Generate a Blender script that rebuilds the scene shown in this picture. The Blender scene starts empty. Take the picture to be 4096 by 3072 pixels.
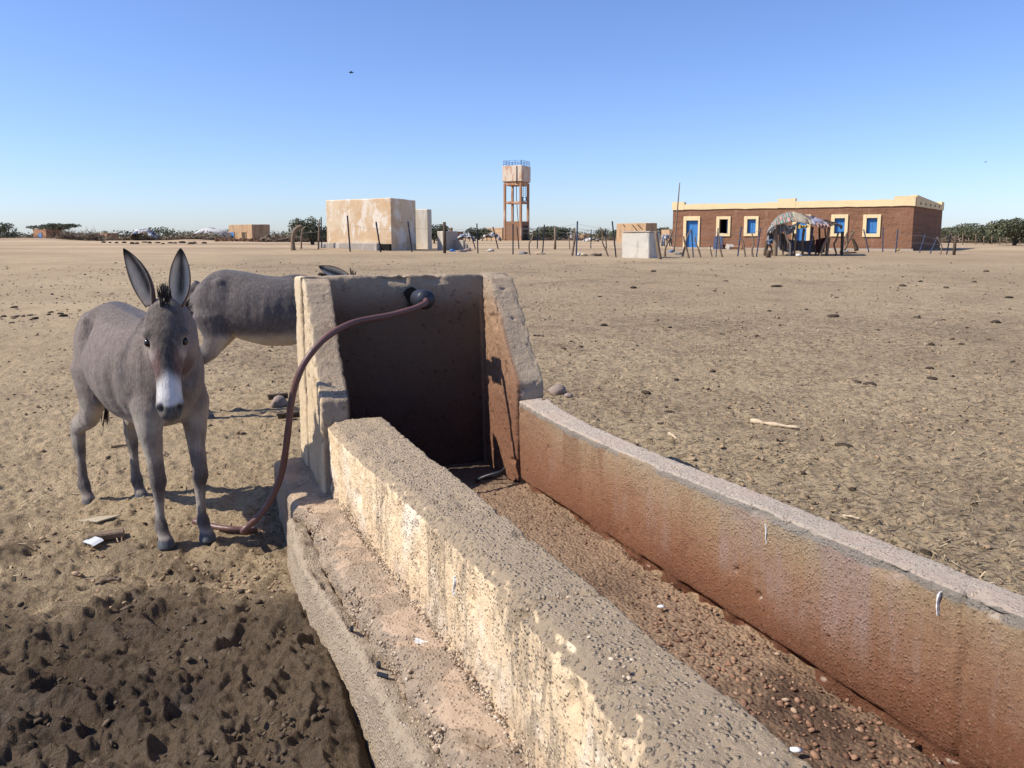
import bpy, bmesh, math, random
import numpy as np
from mathutils import Vector, Matrix, noise as mnoise

SC = bpy.context.scene
COL = SC.collection
R = math.radians

# ------------------------------------------------------------------ camera, sky, sun, exposure
PITCH = R(7.5); EYE = 1.40; FPX = 770.0
cam_d = bpy.data.cameras.new('camera'); cam = bpy.data.objects.new('camera', cam_d); COL.objects.link(cam)
cam.location = (0, 0, EYE); cam.rotation_euler = (R(90) - PITCH, 0, 0)
cam_d.sensor_width = 36.0; cam_d.lens = FPX / 1024 * 36.0
cam_d.shift_y = -46.63 / 1024
cam_d.clip_start = 0.05; cam_d.clip_end = 8000
SC.camera = cam

SUN_AZ = -11.5      # degrees beyond due left (negative: on the camera's side)
SUN_EL = 45.0
sx = -math.cos(R(SUN_EL)) * math.cos(R(SUN_AZ)); sy = math.cos(R(SUN_EL)) * math.sin(R(SUN_AZ)); sz = math.sin(R(SUN_EL))
W = bpy.data.worlds.new('World'); SC.world = W; W.use_nodes = True
wn = W.node_tree; wn.nodes.clear()
sky = wn.nodes.new('ShaderNodeTexSky'); sky.sky_type = 'NISHITA'; sky.sun_disc = False
sky.sun_elevation = R(SUN_EL); sky.sun_rotation = math.atan2(sx, sy)
sky.altitude = 300; sky.air_density = 1.0; sky.dust_density = 0.5; sky.ozone_density = 2.5
bg = wn.nodes.new('ShaderNodeBackground'); bg.inputs[1].default_value = 0.12
tint = wn.nodes.new('ShaderNodeMix'); tint.data_type = 'RGBA'; tint.blend_type = 'MULTIPLY'; tint.inputs[0].default_value = 1.0
tint.inputs[7].default_value = (0.79, 0.885, 1.19, 1)
wo = wn.nodes.new('ShaderNodeOutputWorld')
wn.links.new(sky.outputs[0], tint.inputs[6]); wn.links.new(tint.outputs[2], bg.inputs[0]); wn.links.new(bg.outputs[0], wo.inputs[0])

sun_d = bpy.data.lights.new('sun', 'SUN'); sun = bpy.data.objects.new('sun', sun_d); COL.objects.link(sun)
sun_d.energy = 5.0; sun_d.angle = R(0.53); sun_d.color = (1.0, 0.925, 0.81)
sun.rotation_euler = Vector((sx, sy, sz)).to_track_quat('Z', 'Y').to_euler(); sun.location = (-20, -4, 30)

SC.view_settings.view_transform = 'Standard'; SC.view_settings.look = 'None'
SC.view_settings.exposure = 0.36; SC.view_settings.gamma = 1.0
try: SC.view_settings.use_curve_mapping = False
except Exception: pass
SC.render.engine = 'CYCLES'
SC.cycles.max_bounces = 6

# ------------------------------------------------------------------ numeric noise
def _h(ix, iy, iz, seed):
    with np.errstate(over='ignore'):
        n = (ix.astype(np.int64) * 374761393 + iy.astype(np.int64) * 668265263 + iz.astype(np.int64) * 2147483647 + seed * 1274126177) & 0xffffffff
        n = ((n ^ (n >> 13)) * 1274126177) & 0xffffffff
        n = (n ^ (n >> 16)) * 2246822519 & 0xffffffff
        n = n ^ (n >> 15)
    return (n & 0xffffff).astype(np.float64) / 16777215.0

def vn3(x, y, z, seed=0):
    xi = np.floor(x); yi = np.floor(y); zi = np.floor(z)
    fx = x - xi; fy = y - yi; fz = z - zi
    fx = fx * fx * fx * (fx * (fx * 6 - 15) + 10); fy = fy * fy * fy * (fy * (fy * 6 - 15) + 10); fz = fz * fz * fz * (fz * (fz * 6 - 15) + 10)
    r = 0
    for dx in (0, 1):
        wx = fx if dx else 1 - fx
        for dy in (0, 1):
            wy = fy if dy else 1 - fy
            for dz in (0, 1):
                wz = fz if dz else 1 - fz
                r = r + wx * wy * wz * _h(xi + dx, yi + dy, zi + dz, seed)
    return r * 2 - 1

def vn2(x, y, seed=0):
    xi = np.floor(x); yi = np.floor(y)
    fx = x - xi; fy = y - yi
    fx = fx * fx * fx * (fx * (fx * 6 - 15) + 10); fy = fy * fy * fy * (fy * (fy * 6 - 15) + 10)
    z0 = np.zeros_like(xi); r = 0
    for dx in (0, 1):
        wx = fx if dx else 1 - fx
        for dy in (0, 1):
            wy = fy if dy else 1 - fy
            r = r + wx * wy * _h(xi + dx, yi + dy, z0, seed)
    return r * 2 - 1

def fbm2(x, y, sc, octv, seed=0, gain=0.5):
    r = 0; a = 1.0; t = 0
    c, s = math.cos(0.6), math.sin(0.6)
    for o in range(octv):
        r = r + a * vn2(x * sc + 17.3 * o, y * sc - 9.1 * o, seed + o * 7); t += a; a *= gain; sc *= 2.03
        x, y = c * x - s * y, s * x + c * y
    return r / t

def fbm3(p, sc, octv, seed=0, gain=0.5):
    r = 0; a = 1.0; t = 0
    for o in range(octv):
        r = r + a * vn3(p[:, 0] * sc + 11.7 * o, p[:, 1] * sc + 5.3 * o, p[:, 2] * sc - 3.1 * o, seed + o * 5); t += a; a *= gain; sc *= 2.03
    return r / t

def worley2(x, y, seed=0):
    xi = np.floor(x); yi = np.floor(y); best = np.full(x.shape, 9.0); z0 = np.zeros_like(xi)
    for dx in (-1, 0, 1):
        for dy in (-1, 0, 1):
            cx = xi + dx; cy = yi + dy
            px = cx + _h(cx, cy, z0, seed); py = cy + _h(cx, cy, z0, seed + 1)
            best = np.minimum(best, np.hypot(px - x, py - y))
    return best

def sstep(a, b, x):
    t = np.clip((x - a) / (b - a), 0, 1); return t * t * (3 - 2 * t)

# ------------------------------------------------------------------ mesh helpers
def mesh_np(name, V, F, mat=None, smooth=True, parent=None, attrs=None, link=True):
    me = bpy.data.meshes.new(name)
    V = np.asarray(V, dtype=np.float32); F = np.asarray(F, dtype=np.int32)
    me.vertices.add(len(V)); me.vertices.foreach_set('co', V.ravel())
    n = F.shape[1]
    me.loops.add(F.size); me.loops.foreach_set('vertex_index', F.ravel())
    me.polygons.add(len(F)); me.polygons.foreach_set('loop_start', np.arange(0, F.size, n, dtype=np.int32))
    me.update(calc_edges=True)
    if smooth: me.polygons.foreach_set('use_smooth', np.ones(len(F), dtype=bool))
    for k, a in (attrs or {}).items():
        a = np.asarray(a, dtype=np.float32)
        if a.ndim == 1:
            me.attributes.new(k, 'FLOAT', 'POINT').data.foreach_set('value', a)
        else:
            if a.shape[1] == 3: a = np.concatenate([a, np.ones((len(a), 1), np.float32)], 1)
            me.attributes.new(k, 'FLOAT_COLOR', 'POINT').data.foreach_set('color', a.ravel())
    if mat: me.materials.append(mat)
    o = bpy.data.objects.new(name, me)
    if link: COL.objects.link(o)
    if parent: o.parent = parent
    return o

class MB:
    """collects polygons, then builds ONE mesh object"""
    def __init__(s): s.v = []; s.f = []; s.m = []
    def add(s, vs, fs, mi=0):
        b = len(s.v); s.v += [tuple(v) for v in vs]
        for f in fs: s.f.append([b + i for i in f]); s.m.append(mi)
    def box(s, c, size, rz=0.0, mi=0, tilt=None):
        cx, cy, cz = c; hx, hy, hz = size[0] / 2, size[1] / 2, size[2] / 2
        M = Matrix.Rotation(rz, 3, 'Z')
        if tilt is not None: M = M @ tilt
        vs = [Vector(c) + M @ Vector((x * hx, y * hy, z * hz)) for z in (-1, 1) for x, y in ((-1, -1), (1, -1), (1, 1), (-1, 1))]
        s.add(vs, [(3, 2, 1, 0), (4, 5, 6, 7), (0, 1, 5, 4), (1, 2, 6, 5), (2, 3, 7, 6), (3, 0, 4, 7)], mi)
    def prism(s, pts, z0, z1, mi=0):
        n = len(pts)
        z0 = z0 if hasattr(z0, '__len__') else [z0] * n; z1 = z1 if hasattr(z1, '__len__') else [z1] * n
        vs = [(p[0], p[1], z0[i]) for i, p in enumerate(pts)] + [(p[0], p[1], z1[i]) for i, p in enumerate(pts)]
        fs = [tuple(range(n - 1, -1, -1)), tuple(range(n, 2 * n))] + [(i, (i + 1) % n, n + (i + 1) % n, n + i) for i in range(n)]
        s.add(vs, fs, mi)
    def tube(s, pts, r, n=7, mi=0, cap=True):
        pts = [Vector(p) for p in pts]
        rs = r if hasattr(r, '__len__') else [r] * len(pts)
        up = Vector((0, 0, 1)); base = len(s.v); prev = None
        for i, p in enumerate(pts):
            t = (pts[min(i + 1, len(pts) - 1)] - pts[max(i - 1, 0)]).normalized()
            if prev is None:
                a = t.cross(up)
                if a.length < 1e-3: a = t.cross(Vector((1, 0, 0)))
            else: a = prev - t * prev.dot(t)
            a.normalize(); prev = a; b = t.cross(a)
            for k in range(n):
                an = 2 * math.pi * k / n
                s.v.append(tuple(p + (a * math.cos(an) + b * math.sin(an)) * rs[i]))
        for i in range(len(pts) - 1):
            for k in range(n):
                s.f.append([base + i * n + k, base + i * n + (k + 1) % n, base + (i + 1) * n + (k + 1) % n, base + (i + 1) * n + k]); s.m.append(mi)
        if cap:
            s.f.append([base + k for k in range(n)][::-1]); s.m.append(mi)
            e = base + (len(pts) - 1) * n; s.f.append([e + k for k in range(n)]); s.m.append(mi)
    def build(s, name, mats, parent=None, smooth=False, bevel=0.0):
        me = bpy.data.meshes.new(name); me.from_pydata(s.v, [], s.f); me.update()
        for m in (mats if isinstance(mats, (list, tuple)) else [mats]): me.materials.append(m)
        me.polygons.foreach_set('material_index', s.m)
        if smooth: me.polygons.foreach_set('use_smooth', [True] * len(s.f))
        bm = bmesh.new(); bm.from_mesh(me)
        bmesh.ops.recalc_face_normals(bm, faces=bm.faces[:])
        if bevel > 0:
            ed = [e for e in bm.edges if len(e.link_faces) == 2 and e.calc_face_angle(0) > 0.6]
            bmesh.ops.bevel(bm, geom=ed, offset=bevel, segments=1, affect='EDGES', clamp_overlap=True)
        bm.to_mesh(me); bm.free()
        o = bpy.data.objects.new(name, me); COL.objects.link(o)
        if parent: o.parent = parent
        return o

def tag(o, label=None, cat=None, group=None, kind=None):
    if label: o['label'] = label
    if cat: o['category'] = cat
    if group: o['group'] = group
    if kind: o['kind'] = kind
    return o

def empty(name, loc=(0, 0, 0), rz=0.0, label=None, cat=None, group=None):
    o = bpy.data.objects.new(name, None); COL.objects.link(o); o.empty_display_size = 0.2
    o.location = loc; o.rotation_euler = (0, 0, rz)
    return tag(o, label, cat, group)

def remesh(V, F, voxel):
    me = bpy.data.meshes.new('tmp'); me.from_pydata([tuple(v) for v in V], [], [list(f) for f in F]); me.update()
    bm = bmesh.new(); bm.from_mesh(me); bmesh.ops.recalc_face_normals(bm, faces=bm.faces[:]); bm.to_mesh(me); bm.free()
    o = bpy.data.objects.new('tmp', me); COL.objects.link(o)
    md = o.modifiers.new('r', 'REMESH'); md.mode = 'VOXEL'; md.voxel_size = voxel; md.adaptivity = 0
    ev = o.evaluated_get(bpy.context.evaluated_depsgraph_get())
    m2 = ev.to_mesh()
    nv = len(m2.vertices); co = np.empty(nv * 3, np.float32); m2.vertices.foreach_get('co', co)
    nl = len(m2.loops); li = np.empty(nl, np.int32); m2.loops.foreach_get('vertex_index', li)
    ev.to_mesh_clear(); bpy.data.objects.remove(o); bpy.data.meshes.remove(me)
    return co.reshape(-1, 3).astype(np.float64), li.reshape(-1, 4)

def laplace(V, F, it, lam=0.5):
    a = np.concatenate([F[:, [0, 1]], F[:, [1, 2]], F[:, [2, 3]], F[:, [3, 0]]]); n = len(V)
    i = np.concatenate([a[:, 0], a[:, 1]]); j = np.concatenate([a[:, 1], a[:, 0]])
    deg = np.bincount(i, minlength=n).astype(float)[:, None]; deg[deg == 0] = 1
    V = V.copy()
    for _ in range(it):
        S = np.stack([np.bincount(i, weights=V[j, k], minlength=n) for k in range(3)], 1)
        V += lam * (S / deg - V)
    return V

def vnormals(V, F):
    fn = np.cross(V[F[:, 2]] - V[F[:, 0]], V[F[:, 3]] - V[F[:, 1]]); N = np.zeros_like(V)
    for k in range(4):
        for c in range(3): N[:, c] += np.bincount(F[:, k], weights=fn[:, c], minlength=len(V))
    return N / np.maximum(np.linalg.norm(N, axis=1, keepdims=True), 1e-9)

def catmull(P, n=10):
    P = [np.array(p, float) for p in P]; P = [2 * P[0] - P[1]] + P + [2 * P[-1] - P[-2]]; out = []
    for i in range(1, len(P) - 2):
        for k in range(n):
            t = k / n; a, b, c, d = P[i - 1], P[i], P[i + 1], P[i + 2]
            out.append(0.5 * (2 * b + (c - a) * t + (2 * a - 5 * b + 4 * c - d) * t * t + (3 * b - a - 3 * c + d) * t ** 3))
    out.append(P[-2]); return out

# icosphere templates
def ico(sub):
    bm = bmesh.new(); bmesh.ops.create_icosphere(bm, subdivisions=sub, radius=1.0)
    V = np.array([v.co[:] for v in bm.verts]); F = np.array([[v.index for v in f.verts] for f in bm.faces]); bm.free()
    return V, F
ICO1 = ico(1); ICO2 = ico(2)

def scatter(name, P, S, mat, parent=None, seed=0, tmpl=None, jit=0.25, cval=None):
    """many small lumps as ONE mesh; P positions, S (n,3) radii"""
    rg = np.random.default_rng(seed); T, TF = tmpl or ICO1
    n = len(P); th = rg.uniform(0, 6.283, n); c, s = np.cos(th), np.sin(th)
    k = len(T)
    L = T[None] * S[:, None, :] * (1 + jit * rg.uniform(-1, 1, (n, k, 1)))
    tx = rg.normal(0, 0.25, n)
    x = L[:, :, 0] * c[:, None] - L[:, :, 1] * s[:, None]; y = L[:, :, 0] * s[:, None] + L[:, :, 1] * c[:, None]; z = L[:, :, 2] + x * tx[:, None]
    V = np.stack([x, y, z], 2) + P[:, None, :]
    F = TF[None] + (np.arange(n) * k)[:, None, None]
    cv = rg.random(n) if cval is None else cval
    return mesh_np(name, V.reshape(-1, 3), F.reshape(-1, 3), mat, True, parent, {'tone': np.repeat(cv, k)})

# ------------------------------------------------------------------ node materials
class NT:
    def __init__(s, name, rough=0.9, spec=0.2):
        s.m = bpy.data.materials.new(name); s.m.use_nodes = True; s.t = s.m.node_tree; s.t.nodes.clear()
        s.out = s.n('ShaderNodeOutputMaterial'); s.b = s.n('ShaderNodeBsdfPrincipled')
        s.t.links.new(s.b.outputs[0], s.out.inputs[0])
        s.b.inputs['Roughness'].default_value = rough; s.b.inputs['Specular IOR Level'].default_value = spec
        s.co = s.n('ShaderNodeTexCoord').outputs['Object']
    def n(s, ty, **kw):
        x = s.t.nodes.new(ty)
        for k, v in kw.items(): setattr(x, k, v)
        return x
    def set(s, inp, v):
        if isinstance(v, bpy.types.NodeSocket): s.t.links.new(v, inp)
        elif isinstance(v, (tuple, list)) and len(v) == 3 and inp.type == 'RGBA': inp.default_value = (*v, 1)
        else: inp.default_value = v
    def map(s, scale, vec=None, loc=(0, 0, 0)):
        x = s.n('ShaderNodeMapping'); s.set(x.inputs[0], vec or s.co); x.inputs[1].default_value = loc; x.inputs[3].default_value = scale; return x.outputs[0]
    def noise(s, scale, detail=4, rough=0.55, vec=None, dist=0.0):
        x = s.n('ShaderNodeTexNoise'); s.set(x.inputs['Vector'], vec or s.co); x.inputs['Scale'].default_value = scale
        x.inputs['Detail'].default_value = detail; x.inputs['Roughness'].default_value = rough; x.inputs['Distortion'].default_value = dist
        return x.outputs[0]
    def vor(s, scale, vec=None, feature='F1', out=0, rnd=1.0):
        x = s.n('ShaderNodeTexVoronoi', feature=feature); s.set(x.inputs['Vector'], vec or s.co); x.inputs['Scale'].default_value = scale
        x.inputs['Randomness'].default_value = rnd
        return x.outputs[out]
    def ramp(s, fac, stops):
        x = s.n('ShaderNodeValToRGB'); s.set(x.inputs[0], fac); e = x.color_ramp.elements
        while len(e) < len(stops): e.new(0.5)
        for i, (p, c) in enumerate(stops):
            e[i].position = p; e[i].color = (c, c, c, 1) if not hasattr(c, '__len__') else (*c, 1)
        return x.outputs[0]
    def mix(s, f, a, b, mode='MIX'):
        x = s.n('ShaderNodeMix', data_type='RGBA', blend_type=mode)
        s.set(x.inputs[0], f); s.set(x.inputs[6], a); s.set(x.inputs[7], b); return x.outputs[2]
    def math(s, op, a, b=0.0, clamp=False):
        x = s.n('ShaderNodeMath', operation=op, use_clamp=clamp); s.set(x.inputs[0], a); s.set(x.inputs[1], b); return x.outputs[0]
    def attr(s, name, col=False):
        x = s.n('ShaderNodeAttribute', attribute_name=name); return x.outputs['Color' if col else 'Fac']
    def xyz(s, vec=None):
        x = s.n('ShaderNodeSeparateXYZ'); s.set(x.inputs[0], vec or s.co); return x.outputs
    def sm(s, v, a, b):
        x = s.n('ShaderNodeMapRange', interpolation_type='SMOOTHSTEP'); s.set(x.inputs[0], v); x.inputs[1].default_value = a; x.inputs[2].default_value = b; return x.outputs[0]
    def bump(s, h, strength=0.5, dist=0.01, prev=None):
        x = s.n('ShaderNodeBump'); s.set(x.inputs['Height'], h); x.inputs['Strength'].default_value = strength; x.inputs['Distance'].default_value = dist
        if prev is not None: s.set(x.inputs['Normal'], prev)
        s.set(s.b.inputs['Normal'], x.outputs[0]); return x.outputs[0]
    def col(s, c): s.set(s.b.inputs['Base Color'], c); return s.m

def simple(name, c, rough=0.85, var=0.25, scale=6.0, bump=0.0, bscale=40.0, stretch=None, spec=0.2):
    t = NT(name, rough, spec); v = t.map(stretch) if stretch else None
    f = t.noise(scale, 5, 0.6, v)
    t.col(t.mix(f, tuple(x * (1 - var) for x in c), tuple(min(1, x * (1 + var)) for x in c)))
    if bump: t.bump(t.noise(bscale, 4, 0.6, v), bump, 0.02)
    return t.m

def mat_ground():
    t = NT('sandy_ground', 0.95, 0.1)
    big = t.noise(0.16, 4, 0.6); mid = t.noise(1.4, 5, 0.6); fine = t.noise(55, 4, 0.7); mf = t.noise(9, 4, 0.65)
    a = t.mix(t.sm(big, 0.35, 0.65), (0.45, 0.338, 0.205), (0.52, 0.398, 0.246))
    a = t.mix(t.math('MULTIPLY', t.sm(mid, 0.45, 0.7), 0.5), a, (0.32, 0.232, 0.146))
    lit = t.attr('litter'); far = t.attr('far')
    a = t.mix(far, a, t.mix(t.sm(t.noise(0.11, 5, 0.7, t.map((0.22, 1, 1))), 0.42, 0.60), (0.33, 0.238, 0.15), (0.50, 0.375, 0.24)))
    a = t.mix(t.math('MULTIPLY', t.math('MULTIPLY', t.sm(t.noise(1.1, 5, 0.75, t.map((0.35, 1, 1))), 0.52, 0.66), far), 0.5), a, (0.22, 0.16, 0.105))
    a = t.mix(t.math('MULTIPLY', lit, 0.32), a, (0.275, 0.215, 0.142))
    pt = t.math('MULTIPLY', t.sm(t.noise(0.55, 5, 0.7, t.map((1, 1, 1), loc=(4, 2, 0))), 0.50, 0.62), t.math('MULTIPLY', lit, 0.45))
    a = t.mix(pt, a, (0.225, 0.168, 0.108))
    # dung dust and straw mixed into the sand
    fl = t.math('MULTIPLY', t.sm(mf, 0.47, 0.66), lit)
    a = t.mix(t.math('MULTIPLY', fl, 0.68), a, (0.15, 0.113, 0.073))
    v1 = t.noise(24, 3, 0.6, t.map((1, 2.2, 1)))
    a = t.mix(t.math('MULTIPLY', t.sm(v1, 0.53, 0.63), t.math('MULTIPLY', lit, 0.95)), a, (0.075, 0.055, 0.037))
    v3 = t.noise(8, 6, 0.8, t.map((1, 2.0, 1), loc=(2, 9, 0)))
    a = t.mix(t.math('MULTIPLY', t.sm(v3, 0.56, 0.62), t.math('MULTIPLY', lit, 0.85)), a, (0.085, 0.062, 0.041))
    v2 = t.noise(33, 3, 0.6, t.map((2.0, 0.8, 1), loc=(7, 3, 0)))
    a = t.mix(t.math('MULTIPLY', t.sm(v2, 0.63, 0.72), t.math('MULTIPLY', lit, 0.55)), a, (0.60, 0.46, 0.28))
    a = t.mix(t.math('MULTIPLY', t.sm(fine, 0.50, 0.70), 0.45), a, (0.20, 0.145, 0.09))
    mud = t.attr('mud')
    w = t.mix(t.noise(3.2, 5, 0.65), (0.066, 0.045, 0.031), (0.205, 0.148, 0.099))
    w = t.mix(t.math('MULTIPLY', t.sm(t.noise(7, 5, 0.7), 0.56, 0.72), 0.55), w, (0.26, 0.215, 0.18))
    w = t.mix(t.math('MULTIPLY', t.sm(fine, 0.5, 0.8), 0.4), w, (0.06, 0.043, 0.03))
    w = t.mix(t.math('MULTIPLY', t.sm(t.noise(16, 5, 0.75), 0.5, 0.62), 0.65), w, (0.038, 0.028, 0.02))
    t.col(t.mix(mud, a, w)); rg_ = t.math('SUBTRACT', 0.95, t.math('MULTIPLY', t.math('MULTIPLY', mud, t.sm(t.noise(2.5, 4, 0.6), 0.45, 0.6)), 0.35)); t.set(t.b.inputs['Roughness'], rg_)
    h = t.math('ADD', t.noise(28, 6, 0.7), t.math('MULTIPLY', t.noise(110, 3, 0.6), 0.35))
    h = t.math('ADD', h, t.math('MULTIPLY', t.attr('mud'), t.math('MULTIPLY', t.noise(45, 6, 0.8), 1.2)))
    t.bump(h, 1.0, 0.034)
    return t.m

def concrete(t, base_a, base_b, peb=105.0):
    """returns pebble-aggregate colour + height in the trough's own metres"""
    n1 = t.noise(6, 6, 0.65)
    c = t.mix(n1, base_a, base_b)
    vc = t.vor(peb, out=1); vd = t.vor(peb, out=0)
    hue = t.n('ShaderNodeSeparateColor'); t.set(hue.inputs[0], vc)
    tone = t.ramp(hue.outputs[0], [(0.0, (0.26, 0.19, 0.13)), (0.4, (0.40, 0.32, 0.24)), (0.75, (0.55, 0.45, 0.33)), (1.0, (0.68, 0.60, 0.50))])
    sel = t.math('MULTIPLY', t.sm(hue.outputs[1], 0.35, 0.55), t.sm(vd, 0.55, 0.30))
    c = t.mix(t.math('MULTIPLY', sel, 0.5), c, tone)
    c = t.mix(t.math('MULTIPLY', t.sm(t.noise(45, 4, 0.7), 0.58, 0.72), 0.6), c, (0.12, 0.088, 0.06))
    c = t.mix(t.math('MULTIPLY', t.sm(t.noise(130, 3, 0.7), 0.55, 0.75), 0.3), c, (0.62, 0.53, 0.42))
    pit = t.math('MULTIPLY', t.sm(t.noise(34, 5, 0.75), 0.60, 0.70), -1.2)
    h = t.math('ADD', t.math('MULTIPLY', t.sm(vd, 0.6, 0.1), sel), t.math('ADD', t.math('MULTIPLY', t.noise(70, 6, 0.8), 1.3), pit))
    return c, h

def mat_left_wall():
    t = NT('limewashed_concrete', 0.92, 0.12)
    X = t.xyz()
    c, h = concrete(t, (0.455, 0.345, 0.228), (0.56, 0.44, 0.305))
    nz = t.n('ShaderNodeNewGeometry').outputs['Normal']
    st = t.noise(1.0, 6, 0.68, t.map((6.0, 6.0, 1.8)))
    st2 = t.noise(1.0, 5, 0.7, t.map((55.0, 55.0, 11.0)))
    pat = t.noise(2.4, 4, 0.6)
    # limewash survives on the outer face only, below the rounded top
    low = t.math('MULTIPLY', t.sm(t.math('ADD', t.xyz(nz)[2], t.math('MULTIPLY', t.math('SUBTRACT', t.noise(9, 4, 0.7), 0.5), 0.5)), 0.66, 0.40), t.sm(X[1], 0.40, 0.37))
    m = t.math('ADD', t.math('MULTIPLY', st, 0.55), t.math('ADD', t.math('MULTIPLY', st2, 0.45), t.math('MULTIPLY', pat, 0.35)))
    m = t.math('MULTIPLY', t.math('MULTIPLY', t.sm(m, 0.565, 0.70), low), 0.95)
    wash = t.mix(t.sm(st2, 0.3, 0.7), (0.74, 0.58, 0.38), (0.66, 0.485, 0.30))
    wash = t.mix(t.math('MULTIPLY', t.sm(t.noise(5, 3, 0.6), 0.5, 0.7), 0.6), wash, (0.80, 0.73, 0.62))
    c = t.mix(m, c, wash)
    c = t.mix(t.math('MULTIPLY', t.math('MULTIPLY', t.sm(X[2], 0.36, 0.24), t.sm(t.noise(5, 4, 0.6), 0.35, 0.6)), 0.55), c, (0.40, 0.29, 0.19))
    t.col(c)
    hh = t.math('ADD', t.math('MULTIPLY', h, t.math('SUBTRACT', 1.0, t.math('MULTIPLY', m, 0.75))), t.math('MULTIPLY', m, 0.35))
    t.bump(hh, 1.0, 0.014); return t.m

def mat_right_wall():
    t = NT('rust_stained_concrete', 0.92, 0.12)
    X = t.xyz(); dt = t.attr('dtop')
    nz = t.xyz(t.n('ShaderNodeNewGeometry').outputs['Normal'])[2]
    c, h = concrete(t, (0.50, 0.41, 0.32), (0.62, 0.53, 0.43), 120)
    wav = t.math('ADD', dt, t.math('MULTIPLY', t.math('SUBTRACT', t.noise(2.2, 5, 0.65), 0.5), 0.20))
    st = t.noise(1.0, 6, 0.65, t.map((5.0, 5.0, 1.0)))
    stain = t.ramp(t.math('MULTIPLY', wav, 2.7), [(0.0, (0.40, 0.315, 0.22)), (0.16, (0.43, 0.30, 0.18)), (0.42, (0.36, 0.205, 0.12)), (0.72, (0.27, 0.125, 0.068)), (1.0, (0.17, 0.072, 0.042))])
    lav = t.math('MULTIPLY', t.sm(st, 0.48, 0.64), t.math('MULTIPLY', t.sm(dt, 0.33, 0.18), t.sm(X[0], 0.85, 1.3)))
    stain = t.mix(t.math('MULTIPLY', lav, 0.75), stain, (0.40, 0.285, 0.245))
    stain = t.mix(t.math('MULTIPLY', t.sm(X[0], 1.5, 0.8), 0.6), stain, (0.27, 0.135, 0.082))
    stain = t.mix(t.math('MULTIPLY', t.sm(st, 0.46, 0.34), 0.5), stain, (0.22, 0.10, 0.058))
    stain = t.mix(t.math('MULTIPLY', t.sm(t.noise(140, 4, 0.75), 0.50, 0.68), 0.55), stain, (0.15, 0.075, 0.045))
    stain = t.mix(t.math('MULTIPLY', t.sm(t.noise(95, 4, 0.75, t.map((1, 1, 1), loc=(3, 1, 4))), 0.56, 0.72), 0.45), stain, (0.55, 0.40, 0.28))
    band = t.math('MULTIPLY', t.sm(t.math('ADD', dt, t.math('MULTIPLY', t.noise(11, 5, 0.7), 0.05)), 0.056, 0.046), t.sm(t.noise(3.2, 3, 0.6), 0.42, 0.52))
    stain = t.mix(t.math('MULTIPLY', band, 0.85), stain, t.mix(t.noise(30, 4, 0.7), (0.24, 0.215, 0.185), (0.38, 0.34, 0.29)))
    top = t.sm(t.math('ADD', nz, t.math('MULTIPLY', t.noise(20, 4, 0.7), 0.3)), 0.62, 0.80)
    c2 = t.mix(t.math('MULTIPLY', t.sm(t.noise(4, 5, 0.7), 0.45, 0.62), 0.6), c, (0.60, 0.46, 0.36))
    t.col(t.mix(top, stain, c2)); t.bump(t.math('ADD', t.noise(100, 6, 0.8), t.math('MULTIPLY', h, 0.4)), 1.0, 0.011); return t.m

def mat_headwall():
    t = NT('headwall_render', 0.92, 0.12)
    X = t.xyz()
    g = t.mix(t.noise(5, 6, 0.65), (0.36, 0.28, 0.195), (0.47, 0.37, 0.265))
    g = t.mix(t.math('MULTIPLY', t.sm(t.noise(14, 5, 0.7), 0.5, 0.68), 0.5), g, (0.38, 0.265, 0.18))
    # damp red-brown stain inside the basin, its back darkened further as painted shade
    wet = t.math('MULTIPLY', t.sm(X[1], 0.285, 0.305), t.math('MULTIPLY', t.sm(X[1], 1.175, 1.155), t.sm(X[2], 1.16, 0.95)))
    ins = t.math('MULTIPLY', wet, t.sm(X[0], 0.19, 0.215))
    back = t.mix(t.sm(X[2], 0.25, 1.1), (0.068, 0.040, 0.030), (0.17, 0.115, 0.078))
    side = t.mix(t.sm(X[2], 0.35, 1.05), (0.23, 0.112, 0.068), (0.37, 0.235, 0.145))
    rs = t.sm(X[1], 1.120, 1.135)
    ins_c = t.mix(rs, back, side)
    wash = t.mix(t.noise(1.0, 5, 0.6, t.map((14, 14, 1.8))), (0.74, 0.60, 0.41), (0.66, 0.52, 0.35))
    wash = t.mix(t.math('MULTIPLY', t.sm(t.noise(1.0, 4, 0.6, t.map((30, 30, 3.0))), 0.56, 0.7), 0.6), wash, (0.62, 0.42, 0.22))
    left = t.sm(X[1], 0.192, 0.178)
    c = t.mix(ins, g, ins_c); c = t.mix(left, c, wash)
    c = t.mix(t.math('MULTIPLY', t.sm(t.noise(80, 5, 0.75), 0.52, 0.70), 0.4), c, (0.16, 0.115, 0.08))
    c = t.mix(t.math('MULTIPLY', t.sm(t.noise(3.5, 5, 0.7), 0.52, 0.66), t.math('MULTIPLY', left, 0.5)), c, (0.50, 0.36, 0.22))
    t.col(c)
    h = t.math('ADD', t.noise(40, 6, 0.7), t.math('MULTIPLY', t.noise(160, 3, 0.6), 0.4))
    h = t.math('ADD', h, t.math('MULTIPLY', t.sm(t.noise(24, 5, 0.75), 0.60, 0.70), -1.0)); t.bump(h, 0.9, 0.014); return t.m

def mat_rough(name, a, b, peb=70, st=0.9):
    t = NT(name, 0.94, 0.1); c, h = concrete(t, a, b, peb); t.col(c); t.bump(h, st, 0.013); return t.m

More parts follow.
